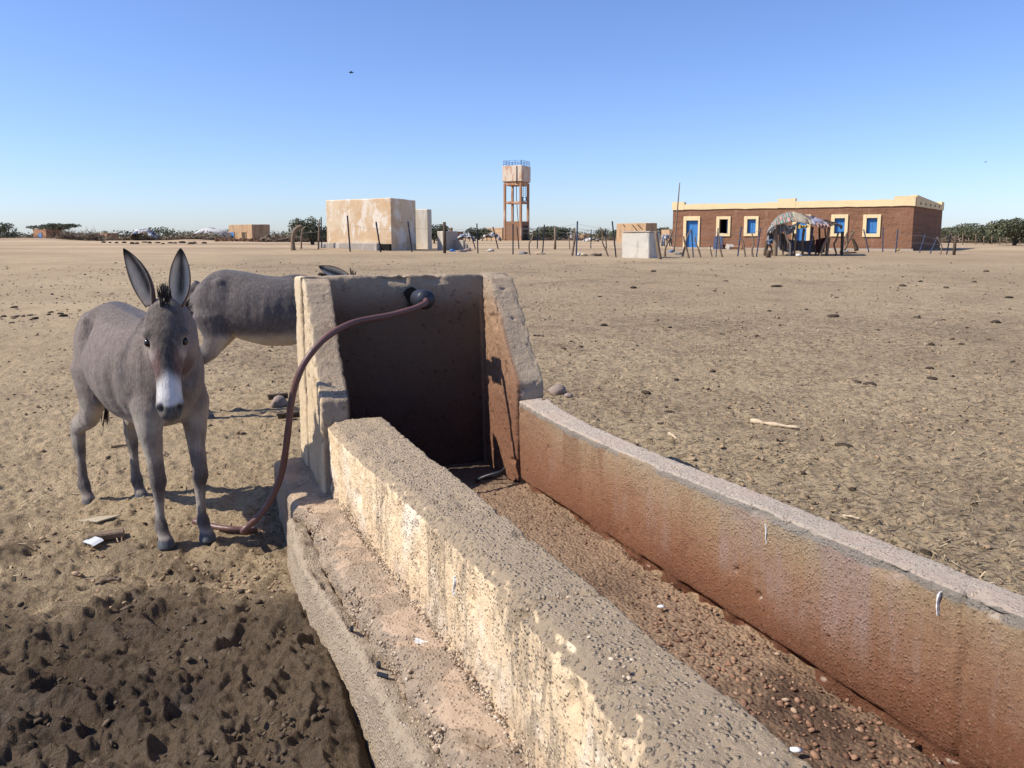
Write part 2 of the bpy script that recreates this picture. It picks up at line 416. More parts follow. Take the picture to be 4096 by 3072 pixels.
def mat_ledge():
    t = NT('ledge_concrete', 0.94, 0.1); c, h = concrete(t, (0.38, 0.285, 0.20), (0.48, 0.375, 0.275), 105)
    dust = t.sm(t.noise(5, 4, 0.6), 0.46, 0.56)
    nx = t.xyz(t.n('ShaderNodeNewGeometry').outputs['Normal'])
    dust = t.math('MULTIPLY', dust, t.sm(nx[2], 0.7, 0.9))
    c = t.mix(t.math('MULTIPLY', dust, 0.85), c, (0.44, 0.325, 0.225))
    t.col(c); t.bump(t.math('MULTIPLY', h, t.math('SUBTRACT', 1.0, t.math('MULTIPLY', dust, 0.7))), 0.9, 0.013); return t.m

def mat_floor():
    t = NT('basin_floor_grit', 0.9, 0.2); X = t.xyz()
    c = t.mix(t.noise(5, 5, 0.65), (0.21, 0.138, 0.088), (0.31, 0.215, 0.14))
    c = t.mix(t.math('MULTIPLY', t.sm(t.noise(60, 4, 0.75), 0.5, 0.65), 0.6), c, (0.09, 0.055, 0.036))
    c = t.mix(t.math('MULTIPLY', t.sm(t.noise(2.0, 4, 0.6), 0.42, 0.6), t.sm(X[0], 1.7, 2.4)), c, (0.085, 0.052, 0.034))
    edge = t.math('MULTIPLY', t.sm(X[1], 1.05, 1.13), t.sm(t.noise(5, 3, 0.6), 0.35, 0.5))
    c = t.mix(t.math('MULTIPLY', edge, 0.4), c, (0.38, 0.25, 0.15))
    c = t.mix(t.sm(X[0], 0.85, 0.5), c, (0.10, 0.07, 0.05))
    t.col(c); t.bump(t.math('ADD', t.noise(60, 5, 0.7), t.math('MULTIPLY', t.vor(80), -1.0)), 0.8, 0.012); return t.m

def mat_tone(name, stops, rough=0.85, bump=0.3):
    t = NT(name, rough, 0.15); c = t.ramp(t.attr('tone'), stops)
    c = t.mix(t.math('MULTIPLY', t.noise(60, 3, 0.6), 0.4), c, (0.1, 0.075, 0.05)); t.col(c)
    if bump: t.bump(t.noise(120, 3, 0.6), bump, 0.01)
    return t.m

def mat_fur():
    t = NT('donkey_fur', 0.85, 0.15)
    c = t.attr('fur', True); X = t.map((1, 1, 1))
    n = t.noise(1.0, 5, 0.7, t.map((70, 70, 24))); n2 = t.noise(9, 4, 0.6)
    c = t.mix(t.math('MULTIPLY', t.sm(n, 0.42, 0.75), 0.14), c, (0.55, 0.52, 0.50), 'MIX')
    c = t.mix(t.math('MULTIPLY', t.sm(n, 0.58, 0.3), 0.20), c, (0.05, 0.045, 0.045))
    c = t.mix(t.math('MULTIPLY', t.sm(n2, 0.5, 0.7), 0.25), c, (0.22, 0.165, 0.13))
    t.col(c)
    # the hooves and the fine skin of nose and eyelids shine a little, hair does not
    b = t.bump(t.noise(1.0, 5, 0.75, t.map((120, 120, 40))), 0.55, 0.012)
    t.b.inputs['Sheen Weight'].default_value = 0.15
    return t.m

def mat_wall_plaster(name, a, b, streak=None, bump=0.4, zgrad=None):
    t = NT(name, 0.95, 0.1)
    c = t.mix(t.noise(0.9, 6, 0.65), a, b)
    c = t.mix(t.math('MULTIPLY', t.sm(t.noise(1.0, 4, 0.6, t.map((0.6, 0.6, 3.0))), 0.5, 0.7), 0.35), c, tuple(x * 0.72 for x in a))
    if streak:
        m = t.noise(1.0, 6, 0.65, t.map((1.6, 1.6, 0.35)))
        c = t.mix(t.math('MULTIPLY', t.sm(m, 0.50, 0.60), 0.85), c, streak)
    if zgrad: c = t.mix(t.math('MULTIPLY', t.sm(t.math('ADD', t.xyz()[2], t.noise(1.2, 4, 0.6)), 1.4, 0.7), 0.6), c, zgrad)
    t.col(c); t.bump(t.noise(3.0, 6, 0.7), bump, 0.05); return t.m

def mat_leaf(name, a, b):
    t = NT(name, 0.8, 0.15); t.col(t.mix(t.attr('tone'), a, b)); return t.m

M = {}
M['ground'] = mat_ground()
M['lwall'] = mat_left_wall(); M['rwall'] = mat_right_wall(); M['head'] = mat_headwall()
M['kerb'] = mat_rough('kerb_concrete', (0.335, 0.265, 0.190), (0.44, 0.35, 0.252), 115, 0.7)
M['ledge'] = mat_ledge(); M['floor'] = mat_floor()
M['pebble'] = mat_tone('pebbles', [(0, (0.24, 0.16, 0.10)), (0.5, (0.43, 0.33, 0.235)), (1, (0.66, 0.56, 0.43))])
M['rpebble'] = mat_tone('red_pebbles', [(0, (0.12, 0.06, 0.038)), (0.6, (0.30, 0.165, 0.105)), (0.95, (0.36, 0.22, 0.14)), (1, (0.48, 0.36, 0.26))], 0.65)
M['clod'] = mat_tone('soil_clods', [(0, (0.27, 0.185, 0.115)), (1, (0.46, 0.325, 0.20))], 0.95)
M['mudclod'] = mat_tone('mud_clods', [(0, (0.06, 0.043, 0.03)), (1, (0.14, 0.104, 0.071))], 0.9)
M['dung'] = mat_tone('dry_dung', [(0, (0.030, 0.023, 0.018)), (0.7, (0.07, 0.05, 0.035)), (1, (0.14, 0.10, 0.07))], 0.95, 0.5)
M['straw'] = mat_tone('straw', [(0, (0.14, 0.10, 0.06)), (0.6, (0.26, 0.185, 0.11)), (1, (0.62, 0.50, 0.32))], 0.9, 0)
M['fur'] = mat_fur()
M['hair'] = simple('mane_hair', (0.035, 0.028, 0.025), 0.7, 0.5, 30)
M['eye'] = simple('wet_eye', (0.012, 0.009, 0.008), 0.12, 0.2, 5, spec=0.5)
M['hose'] = simple('brown_rubber_hose', (0.125, 0.062, 0.052), 0.42, 0.25, 8, 0.15, 60, spec=0.4)
M['rubber'] = simple('black_rubber_strip', (0.025, 0.028, 0.036), 0.4, 0.4, 20, spec=0.4)
M['pvc'] = simple('grey_plastic_pipe', (0.12, 0.15, 0.17), 0.5, 0.2, 6)
M['dark'] = simple('dark_recess', (0.02, 0.016, 0.013), 0.95)
M['wood'] = simple('weathered_wood', (0.20, 0.145, 0.10), 0.9, 0.45, 5, 0.5, 20, (8, 8, 1))
M['palewood'] = simple('pale_dry_wood', (0.52, 0.41, 0.28), 0.9, 0.3, 5, 0.4, 20, (8, 8, 1))
M['darkwood'] = simple('dark_wood', (0.085, 0.06, 0.042), 0.9, 0.4, 5, 0.4, 20, (8, 8, 1))
M['post'] = simple('black_painted_steel', (0.022, 0.026, 0.036), 0.6, 0.4, 12)
M['bluepost'] = simple('blue_painted_steel', (0.042, 0.058, 0.10), 0.6, 0.35, 10)
M['wire'] = simple('fence_wire', (0.22, 0.22, 0.23), 0.6, 0.2)
def mat_cream():
    t = NT('stained_cream_limewash', 0.95, 0.1)
    c = t.mix(t.sm(t.noise(0.55, 5, 0.65), 0.40, 0.60), (0.68, 0.54, 0.37), (0.60, 0.42, 0.25))
    w = t.math('ADD', t.math('MULTIPLY', t.noise(1.0, 5, 0.7, t.map((1.5, 1.5, 0.5))), 0.6), t.math('MULTIPLY', t.noise(0.9, 4, 0.6), 0.5))
    c = t.mix(t.math('MULTIPLY', t.sm(w, 0.545, 0.61), 0.9), c, (0.76, 0.68, 0.56))
    c = t.mix(t.math('MULTIPLY', t.sm(t.noise(1.0, 5, 0.7, t.map((3.0, 3.0, 0.35))), 0.56, 0.68), 0.5), c, (0.46, 0.36, 0.27))
    t.col(c); t.bump(t.noise(4.0, 6, 0.7), 0.35, 0.05); return t.m
M['cream'] = mat_cream()
M['pale'] = mat_wall_plaster('pale_limewash', (0.66, 0.58, 0.45), (0.56, 0.48, 0.36), (0.7, 0.64, 0.54), 0.3)
M['grey'] = mat_wall_plaster('grey_cement', (0.42, 0.38, 0.32), (0.34, 0.29, 0.24), (0.55, 0.51, 0.45), 0.4)
M['boxw'] = mat_wall_plaster('flaking_whitewash', (0.64, 0.60, 0.52), (0.50, 0.46, 0.38), (0.26, 0.24, 0.20), 0.5)
def mat_brown():
    t = NT('red_brown_mud_render', 0.95, 0.1)
    c = t.mix(t.noise(0.7, 6, 0.7), (0.30, 0.160, 0.097), (0.20, 0.103, 0.063))
    c = t.mix(t.math('MULTIPLY', t.sm(t.noise(1.0, 5, 0.7, t.map((0.5, 0.5, 5.0))), 0.48, 0.62), 0.55), c, (0.16, 0.083, 0.052))
    c = t.mix(t.math('MULTIPLY', t.sm(t.noise(1.0, 5, 0.7, t.map((2.2, 2.2, 0.3))), 0.56, 0.68), 0.45), c, (0.38, 0.25, 0.17))
    c = t.mix(t.math('MULTIPLY', t.sm(t.noise(5, 4, 0.75), 0.58, 0.70), 0.5), c, (0.12, 0.066, 0.043))
    t.col(c); t.bump(t.noise(3.0, 6, 0.75), 1.0, 0.08); return t.m
M['brown'] = mat_brown()
M['trim'] = mat_wall_plaster('cream_painted_trim', (0.77, 0.62, 0.36), (0.72, 0.57, 0.33), None, 0.4)
M['blue'] = simple('blue_painted_shutter', (0.055, 0.20, 0.46), 0.6, 0.2, 3)
M['navy'] = simple('dark_blue_panel', (0.035, 0.055, 0.14), 0.35, 0.25, 3)
M['skyblue'] = simple('blue_painted_rail', (0.10, 0.22, 0.42), 0.6, 0.2, 3)
M['mud'] = mat_wall_plaster('mud_plaster', (0.46, 0.315, 0.19), (0.38, 0.25, 0.145), (0.30, 0.20, 0.12), 0.6)
M['mudred'] = mat_wall_plaster('reddish_mud_brick', (0.30, 0.175, 0.105), (0.24, 0.135, 0.08), None, 0.6)
M['tank'] = mat_wall_plaster('tank_render', (0.70, 0.60, 0.48), (0.60, 0.48, 0.36), (0.48, 0.28, 0.17), 0.3)
M['tankleg'] = mat_wall_plaster('rust_stained_legs', (0.42, 0.235, 0.135), (0.33, 0.165, 0.09), (0.56, 0.42, 0.30), 0.3)
M['tarp'] = simple('white_tarp', (0.47, 0.46, 0.44), 0.9, 0.45, 1.2, 0.6, 5)
M['greytarp'] = simple('grey_cloth', (0.20, 0.195, 0.20), 0.9, 0.35, 3, 0.5, 6)
M['browntarp'] = simple('brown_cloth', (0.16, 0.115, 0.09), 0.9, 0.35, 3, 0.5, 6)
M['bluecloth'] = simple('blue_grey_cloth', (0.12, 0.16, 0.24), 0.9, 0.3, 3, 0.4, 6)
M['maroon'] = simple('maroon_cloth', (0.13, 0.045, 0.045), 0.9, 0.3, 3, 0.4, 6)
M['plum'] = simple('dusky_purple_cloth', (0.17, 0.145, 0.17), 0.9, 0.3, 3, 0.4, 6)
M['khaki'] = simple('khaki_cloth', (0.40, 0.34, 0.24), 0.9, 0.35, 3, 0.5, 6)
M['pink'] = simple('pink_cloth', (0.36, 0.23, 0.20), 0.9, 0.25, 3, 0.4, 6)
M['mint'] = simple('green_cloth', (0.19, 0.30, 0.235), 0.9, 0.25, 3, 0.4, 6)
M['yellow'] = simple('ochre_cloth', (0.42, 0.30, 0.08), 0.9, 0.25, 3)
M['lilac'] = simple('lilac_cloth', (0.28, 0.27, 0.33), 0.9, 0.25, 3)
M['lime'] = simple('bird_lime', (0.66, 0.65, 0.62), 0.9, 0.3, 60)
M['white'] = simple('white_scrap', (0.78, 0.78, 0.78), 0.6, 0.1)
M['tin'] = simple('dull_tin', (0.50, 0.52, 0.54), 0.45, 0.2, 9)
M['stone'] = simple('grey_stone', (0.26, 0.20, 0.165), 0.9, 0.35, 12, 0.5, 30)
M['leafA'] = mat_leaf('acacia_leaves', (0.070, 0.078, 0.048), (0.155, 0.16, 0.105))
M['leafB'] = mat_leaf('bush_leaves', (0.062, 0.072, 0.042), (0.14, 0.145, 0.09))
M['bark'] = simple('bark', (0.11, 0.085, 0.062), 0.95, 0.3, 5)
M['brush'] = mat_tone('dead_branches', [(0, (0.07, 0.05, 0.038)), (0.6, (0.22, 0.165, 0.12)), (1, (0.50, 0.40, 0.29))], 0.9, 0)

# ------------------------------------------------------------------ terrain
DK = [0, 8, 20, 45, 60, 110, 160, 300, 700, 6000]
ZK = [0, 0.02, 0.15, 0.52, 0.58, 0.76, 0.70, 0.62, 0.6, 0.6]
MOUNDS = [(-67.0, 104.0, 5.5, 6.0, 0.55), (-60.0, 100.0, 4.0, 6.0, 0.22), (-45.0, 110.0, 3.0, 4, 0.2),
          (-11.0, 47.0, 3.0, 1.0, 0.16), (-31.0, 84.0, 5.0, 2.5, 0.15)]
TM = np.array([[0.36116825, 0.93228774, -0.01992665], [-0.93087201, 0.36171753, 0.05135879], [0.05508898, 0.0, 0.99848145]])
TO = np.array([-1.29328218, 4.00950794, 0.0])

def gz(x, y):
    """large-scale height of the ground"""
    x = np.asarray(x, float); y = np.asarray(y, float)
    r = np.hypot(x, y)
    d = np.where(y > 0, np.maximum(y, 0.72 * r), r * 0.5)
    z = np.interp(d, DK, ZK)
    for cx, cy, sx_, sy_, h in MOUNDS:
        z = z + h * np.exp(-((x - cx) / sx_) ** 2 - ((y - cy) / sy_) ** 2)
    # the trampled strip beside the trough rises slightly towards the camera, and dips at the head end
    s = (x - TO[0]) * TM[0, 0] + (y - TO[1]) * TM[1, 0]; l = (x - TO[0]) * TM[0, 1] + (y - TO[1]) * TM[1, 1]
    near = np.exp(-(np.minimum(l, 0) / 1.6) ** 2) * np.where(l > 0.6, np.exp(-((l - 0.6) / 1.6) ** 2), 1)
    z = z + near * (0.115 * sstep(0.7, 2.3, s) - 0.035 * np.exp(-((s - 0.5) / 0.7) ** 2))
    return z

def g(x, y): return float(gz(np.array([x]), np.array([y]))[0])

def tr(s, l, u): return tuple(TO + TM @ np.array([s, l, u]))

def build_ground():
    a1 = np.linspace(R(-43), R(43), 760); a2 = np.linspace(R(43), R(317), 72)[1:-1]
    ang = np.concatenate([a1, a2]); na = len(ang)
    r = np.concatenate([np.geomspace(0.25, 1.45, 14)[:-1], np.geomspace(1.45, 26, 640), np.geomspace(26, 120, 110)[1:], np.geomspace(120, 6500, 40)[1:]])
    nr = len(r)
    A, Rr = np.meshgrid(ang, r); x = (Rr * np.sin(A)).ravel(); y = (Rr * np.cos(A)).ravel(); rr = Rr.ravel()
    z = gz(x, y)
    s = (x - TO[0]) * TM[0, 0] + (y - TO[1]) * TM[1, 0]; l = (x - TO[0]) * TM[0, 1] + (y - TO[1]) * TM[1, 1]
    # wet trampled area: left of the trough, towards the camera
    e = fbm2(x, y, 1.1, 4, 3) * 0.55
    mud = sstep(3.6, 2.0, y + 1.7 * e) * sstep(0.9, 0.1, l)
    hf = np.exp(-((x + 1.0) / 0.9) ** 2 - ((y - 3.25) / 0.35) ** 2) * 0.55
    mud = np.clip(np.maximum(mud, hf * sstep(-0.3, 0.4, fbm2(x, y, 2.2, 4, 5))), 0, 1)
    edge_ = 1 - np.abs(2 * mud - 1)
    mud = np.clip(mud + edge_ * (0.75 * fbm2(x, y, 3.6, 4, 8) + 0.35 * fbm2(x, y, 14.0, 3, 18)), 0, 1) * (0.80 + 0.20 * sstep(-0.3, 0.3, fbm2(x, y, 3.0, 3, 8)))
    right = sstep(-0.5, 1.5, l)
    litter = np.clip(0.42 + 0.43 * right + 0.35 * fbm2(x, y, 0.35, 3, 21), 0.1, 1) * sstep(60, 22, rr)
    litter = np.clip(litter + 0.5 * sstep(1.0, 0.0, np.abs(l - 1.75)) * sstep(0.2, 1.5, s) * (0.5 + 0.5 * fbm2(x, y, 2.0, 3, 2)), 0, 1.1)
    far = sstep(22, 60, rr)
    fade = sstep(40, 5, rr)
    m = rr < 40
    xm, ym, rm, mm = x[m], y[m], rr[m], mud[m]
    rt_ = right[m]; lv = 1 - 0.55 * rt_
    d = fbm2(xm, ym, 1.3, 4, 31) * 0.016
    lump = fbm2(xm, ym, 9.0, 3, 41); d += np.clip(lump, -0.1, 1) * 0.014 * lv
    d += fbm2(xm, ym, 26.0, 3, 51) * 0.011 * sstep(18, 3, rm)
    d += np.clip(fbm2(xm, ym, 21.0, 2, 61) - 0.12, 0, 1) * 0.03 * sstep(22, 4, rm)
    # hoof prints: soft round hollows in the dry sand, deep ones with rims in the mud
    w = worley2(xm * 4.2 + 0.4 * fbm2(xm, ym, 4, 2, 9), ym * 4.2, 71)
    d -= (0.010 * lv + 0.02 * mm) * sstep(0.42, 0.12, w)
    n = mm > 0.02
    xn, yn, mn = xm[n], ym[n], mm[n]
    k = fbm2(xn, yn, 5.0, 4, 81); k2 = fbm2(xn, yn, 6, 2, 12)
    w2 = worley2(xn * 4.6 + 0.6 * k, yn * 4.6 + 0.5 * k2, 91)
    dd = -0.036 * sstep(0.44, 0.16, w2) * sstep(-0.3, 0.1, fbm2(xn, yn, 1.9, 2, 14)) + 0.020 * np.exp(-((w2 - 0.50) / 0.08) ** 2)
    clod = sstep(-0.35, 0.35, fbm2(xn, yn, 2.6, 3, 15))
    w3 = worley2(xn * 15 + 0.8 * k, yn * 15 + 0.8 * k2, 101); w4 = worley2(xn * 37 + k, yn * 37 + k2, 111)
    dd += (0.35 + 0.65 * clod) * (0.030 * (0.45 - w3) + 0.021 * (0.45 - w4)) + (0.5 - np.abs(fbm2(xn, yn, 8.0, 4, 95))) * 0.028 + k * 0.018 + fbm2(xn, yn, 55, 2, 97) * 0.007
    dm = d * (1 - 0.4 * mm); dm[n] += dd * mn
    # no ridges under the basin or against its sides
    sm_, lm_ = s[m], l[m]
    ins = sstep(-0.35, 0.0, sm_) * sstep(-0.02, 0.06, lm_) * sstep(1.40, 1.30, lm_)
    dm = dm * (1 - 0.6 * ins) - 0.10 * ins * sstep(0.03, 0.12, lm_) * sstep(1.32, 1.24, lm_)
    z[m] += dm * fade[m]
    V = np.stack([x, y, z], 1)
    i = np.arange(nr - 1)[:, None]; j = np.arange(na)[None]
    a = (i * na + j).ravel(); b = (i * na + (j + 1) % na).ravel(); c = ((i + 1) * na + (j + 1) % na).ravel(); d_ = ((i + 1) * na + j).ravel()
    F = np.stack([a, d_, c, b], 1)
    o = mesh_np('ground', V, F, M['ground'], True, None, {'mud': mud, 'litter': litter, 'far': far})
    tag(o, kind='structure')
    return x, y, z, mud
GX, GY, GZ, GMUD = build_ground()

RNG = np.random.default_rng(5)
def ground_scatter():
    # clods and straw: uncountable, one object each
    n = 15000; d = 1.5 * np.exp(RNG.random(n) * math.log(22)); a = RNG.uniform(-0.66, 0.66, n)
    x = d * np.sin(a); y = d * np.cos(a)
    s = (x - TO[0]) * TM[0, 0] + (y - TO[1]) * TM[1, 0]; l = (x - TO[0]) * TM[0, 1] + (y - TO[1]) * TM[1, 1]
    out = ~((s > -0.15) & (l > -0.02) & (l < 1.36)); x, y, l = x[out], y[out], l[out]; d = np.hypot(x, y)
    keep = RNG.random(len(x)) < np.clip(0.25 + 0.75 * sstep(-0.5, 0.5, fbm2(x, y, 0.9, 3, 77)), 0, 1); x, y, l, d = x[keep], y[keep], l[keep], d[keep]
    e = fbm2(x, y, 1.1, 4, 3) * 0.55; wet = (sstep(3.05, 2.15, y + e) * sstep(0.9, 0.1, l)) > 0.45
    r = 0.0035 + 0.010 * RNG.random(len(x)) ** 4 + 0.0006 * d
    P = np.stack([x, y, gz(x, y) + 0.004], 1); S = np.stack([r * RNG.uniform(0.9, 1.6, len(x)), r, r * RNG.uniform(0.5, 0.85, len(x))], 1)
    dung = (~wet) & (RNG.random(len(x)) < 0.10)
    dry = (~wet) & (~dung)
    tag(scatter('soil_clod', P[dry], S[dry], M['clod'], seed=1), 'small sandy clods strewn over the dry trampled ground', 'clods', kind='stuff')
    tag(scatter('mud_clod', P[wet], S[wet] * 0.9, M['mudclod'], seed=2, jit=0.5), 'dark crumbs of trampled mud beside the trough', 'clods', kind='stuff')
    nm = 9000; xm = RNG.uniform(-2.2, 0.0, nm); ym = RNG.uniform(1.45, 3.3, nm)
    lm = (xm - TO[0]) * TM[0, 1] + (ym - TO[1]) * TM[1, 1]; em = sstep(3.05, 2.15, ym + fbm2(xm, ym, 1.1, 4, 3) * 0.55)
    km = (lm < -0.02) & (RNG.random(nm) < 0.45 * em * np.clip(0.1 + 1.3 * fbm2(xm, ym, 3.2, 3, 27), 0.03, 1)); xm, ym = xm[km], ym[km]; nm = len(xm)
    rm = 0.002 + 0.009 * RNG.random(nm) ** 3
    tag(scatter('mud_crumb', np.stack([xm, ym, gz(xm, ym) + 0.002 + RNG.uniform(0, .015, nm)], 1), np.stack([rm * RNG.uniform(1, 1.6, nm), rm, rm * RNG.uniform(.6, .9, nm)], 1), M['mudclod'], seed=8, jit=0.45), 'broken crumbs of wet mud thrown up by hooves', 'mud', kind='stuff')
    S2 = S[dung] * 1.15
    tag(scatter('dung_crumb', P[dung] + [0, 0, 0.004], S2, M['dung'], seed=3), 'dark dung crumbs scattered over the sandy plain', 'dung', kind='stuff')
    # straw
    n = 9000; d = 1.9 * np.exp(RNG.random(n) * math.log(9)); a = RNG.uniform(-0.66, 0.66, n); x = d * np.sin(a); y = d * np.cos(a)
    s = (x - TO[0]) * TM[0, 0] + (y - TO[1]) * TM[1, 0]; l = (x - TO[0]) * TM[0, 1] + (y - TO[1]) * TM[1, 1]
    ok = ~((s > -0.1) & (l > -0.02) & (l < 1.36)) & ((l > 1.2) | ((RNG.random(n) < 0.12) & (y > 3.0))); x, y = x[ok], y[ok]; n = len(x); d = np.hypot(x, y)
    L = RNG.uniform(0.008, 0.035, n); wd = 0.0011 + 0.0004 * d; th = RNG.uniform(0, math.pi, n)
    ux, uy = np.cos(th) * L, np.sin(th) * L; px, py = -np.sin(th) * wd, np.cos(th) * wd; z = gz(x, y) + 0.014 + RNG.uniform(0, 0.006, n); tz = RNG.normal(0, 0.006, n)
    V = np.stack([np.stack([x - ux - px, y - uy - py, z - tz], 1), np.stack([x + ux - px, y + uy - py, z + tz], 1), np.stack([x + ux + px, y + uy + py, z + tz], 1), np.stack([x - ux + px, y - uy + py, z - tz], 1),
                  np.stack([x, y, z - 0.004], 1)], 1).reshape(-1, 3)
    b = (np.arange(n) * 5)[:, None]
    F = np.concatenate([b + np.array([[0, 1, 2]]), b + np.array([[0, 2, 3]]), b + np.array([[0, 4, 1]]), b + np.array([[2, 4, 3]])])
    o = mesh_np('straw_litter', V, F, M['straw'], False, None, {'tone': np.repeat(RNG.random(n), 5)})
    tag(o, 'bits of straw and twig littering the ground right of the trough', 'straw', kind='stuff')
ground_scatter()

# ------------------------------------------------------------------ the concrete trough
def loft(stations):
    """stations: list of (s, closed polygon [(l,u)...]) -> closed solid in trough metres"""
    V = []; F = []; n = len(stations[0][1])
    for s, pl in stations: V += [(s, p[0], p[1]) for p in pl]
    for i in range(len(stations) - 1):
        for k in range(n): F.append((i * n + k, i * n + (k + 1) % n, (i + 1) * n + (k + 1) % n, (i + 1) * n + k))
    F.append(tuple(range(n - 1, -1, -1))); F.append(tuple((len(stations) - 1) * n + k for k in range(n)))
    return V, F

def worn(name, V, F, voxel, mat, parent, wear=0.6, smooth_it=14, amp=(0.006, 0.0035), seed=0, chip=0.5, extra=None, at=None):
    V, F = remesh(V, F, voxel)
    Vs = laplace(V, F, smooth_it)
    n = fbm3(V, 5.0, 3, seed); w = np.clip(wear + chip * n * 1.6, 0.15, 1)[:, None]
    V = V * (1 - w) + Vs * w
    N = vnormals(V, F)
    disp = amp[0] * fbm3(V, 7.0, 3, seed + 1) + amp[1] * fbm3(V, 55.0, 2, seed + 2)
    if extra is not None: disp = disp + extra(V, N)
    A = at(V) if at else None
    V = V + N * disp[:, None]
    return mesh_np(name, V, F, mat, True, parent, A)

def poly_solid(poly_su, l0, l1):
    n = len(poly_su)
    V = [(p[0], l0, p[1]) for p in poly_su] + [(p[0], l1, p[1]) for p in poly_su]
    F = [tuple(range(n)), tuple(range(2 * n - 1, n - 1, -1))] + [(i, n + i, n + (i + 1) % n, (i + 1) % n) for i in range(n)]
    return V, F

def build_trough():
    T = bpy.data.objects.new('water_trough', None); COL.objects.link(T)
    T.matrix_world = Matrix(((*TM[0], TO[0]), (*TM[1], TO[1]), (*TM[2], TO[2]), (0, 0, 0, 1)))
    tag(T, 'long weathered concrete watering trough with tall headwall and red stained basin', 'trough')
    # headwall slab and the two sloping wings
    V, F = poly_solid([(-0.03, -0.15), (0.25, -0.15), (0.225, 1.185), (-0.03, 1.185)], 0.165, 1.29)
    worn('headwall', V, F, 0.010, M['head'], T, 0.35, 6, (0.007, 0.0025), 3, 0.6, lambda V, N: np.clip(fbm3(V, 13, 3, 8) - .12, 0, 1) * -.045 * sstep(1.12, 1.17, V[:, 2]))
    def wing_chip(V, N):
        lm = V[:, 1].mean(); e = sstep(.045, .07, np.abs(V[:, 1] - lm)) * sstep(.5, .62, V[:, 2])
        return np.clip(fbm3(V, 12, 3, 18) - .12, 0, 1) * -.032 * e - np.clip(fbm3(V, 22, 2, 19) - .45, 0, 1) * .04
    wing = [(0.262, 1.178), (0.33, 1.15), (0.50, 0.95), (0.66, 0.745), (0.795, 0.625), (0.80, 0.575), (0.78, -0.05), (0.262, -0.05)]
    V, F = poly_solid(wing, 0.175, 0.308)
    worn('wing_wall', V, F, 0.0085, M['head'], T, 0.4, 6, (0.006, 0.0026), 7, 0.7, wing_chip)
    wr = [(0.245, 1.183), (0.32, 1.16), (0.47, 0.97), (0.62, 0.755), (0.72, 0.635), (0.725, 0.56), (0.70, -0.05), (0.245, -0.05)]
    V, F = poly_solid(wr, 1.143, 1.295)
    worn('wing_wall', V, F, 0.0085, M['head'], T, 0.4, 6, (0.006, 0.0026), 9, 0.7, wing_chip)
    # left side wall: outer base, outer top, inner top edges vary along the length
    st = []
    for s, lb, lt, u in [(0.802, .205, .215, .535), (1.1, .20, .212, .53), (1.6, .222, .238, .53), (2.2, .253, .275, .53), (2.6, .268, .292, .53), (2.85, .276, .298, .53), (3.1, .280, .296, .53), (3.35, .283, .286, .53), (3.6, .285, .278, .53), (4.4, .285, .28, .53)]:
        st.append((s, [(lb - .01, -.1), (lb, .2), (lt - .012, u - .03), (lt + .018, u), (.443, u + .003), (.455, u - .012), (.458, .1), (.458, -.1)]))
    V, F = loft(st)
    def gouge(V, N):
        g1 = np.clip(fbm3(V, 11, 3, 55) - 0.22, 0, 1) * -0.035
        crk = np.exp(-((V[:, 0] - (2.93 + 0.25 * (V[:, 1] - 0.38) + 0.02 * fbm3(V, 25, 2, 5))) / 0.007) ** 2) * sstep(0.44, 0.5, V[:, 2]) * -0.02
        top = sstep(0.47, 0.53, V[:, 2]) * np.clip(fbm3(V, 3.2, 3, 66), -1, 1) * 0.006
        return g1 + crk + top
    worn('trough_wall', V, F, 0.0075, M['lwall'], T, 0.32, 5, (0.0055, 0.0042), 11, 0.8, gouge)
    # right side wall
    st = []
    for s, l1, u in [(0.73, 1.315, .548), (0.95, 1.295, .528), (1.3, 1.28, .510), (1.7, 1.272, .503), (2.25, 1.268, .503), (3.0, 1.265, .505), (3.4, 1.262, .505), (4.4, 1.26, .505)]:
        st.append((s, [(1.15, -.1), (1.15, u - .004), (1.156, u), (l1 - .015, u), (l1, u - .02), (l1 + .005, -.1)]))
    V, F = loft(st)
    def chips(V, N):
        edge = sstep(0.45, 0.50, V[:, 2]) * sstep(1.22, 1.15, V[:, 1])
        c = np.clip(fbm3(V, 9, 4, 35) - 0.10, 0, 1) * edge * -0.055
        holes = np.clip(fbm3(V, 24, 2, 36) - 0.56, 0, 1) * -0.07
        foot = sstep(0.155, 0.135, V[:, 2]) * sstep(1.2, 1.15, V[:, 1]) * np.clip(fbm3(V, 10, 3, 38) + 0.35, 0, 1) * -0.045
        crk = np.exp(-((V[:, 0] - (3.18 + 0.012 * fbm3(V, 16, 2, 15))) / 0.006) ** 2) * sstep(1.2, 1.16, V[:, 1]) * -0.012
        return c + holes + foot + crk
    worn('trough_wall', V, F, 0.0075, M['rwall'], T, 0.25, 4, (0.004, 0.0022), 21, 0.5, chips, lambda V: {'dtop': np.interp(V[:, 0], [0.73, 0.95, 1.3, 1.7, 2.25, 3.0, 4.4], [.548, .528, .510, .503, .503, .505, .505]) - V[:, 2]})
    # floor of the basin
    ns, nl = 420, 90; S, L = np.meshgrid(np.linspace(0.18, 4.4, ns), np.linspace(0.40, 1.2, nl), indexing='ij')
    P = np.stack([S.ravel(), L.ravel(), np.zeros(S.size)], 1)
    u = 0.130 + fbm2(P[:, 0], P[:, 1], 3.0, 3, 2) * 0.005 + fbm2(P[:, 0], P[:, 1], 45, 3, 4) * 0.007 - 0.03 * sstep(1.125, 1.15, P[:, 1]) * np.clip(0.5 + 1.2 * fbm2(P[:, 0], P[:, 1], 8, 3, 9), 0, 1)
    P[:, 2] = u; i, j = np.meshgrid(np.arange(ns - 1), np.arange(nl - 1), indexing='ij'); a = (i * nl + j).ravel()
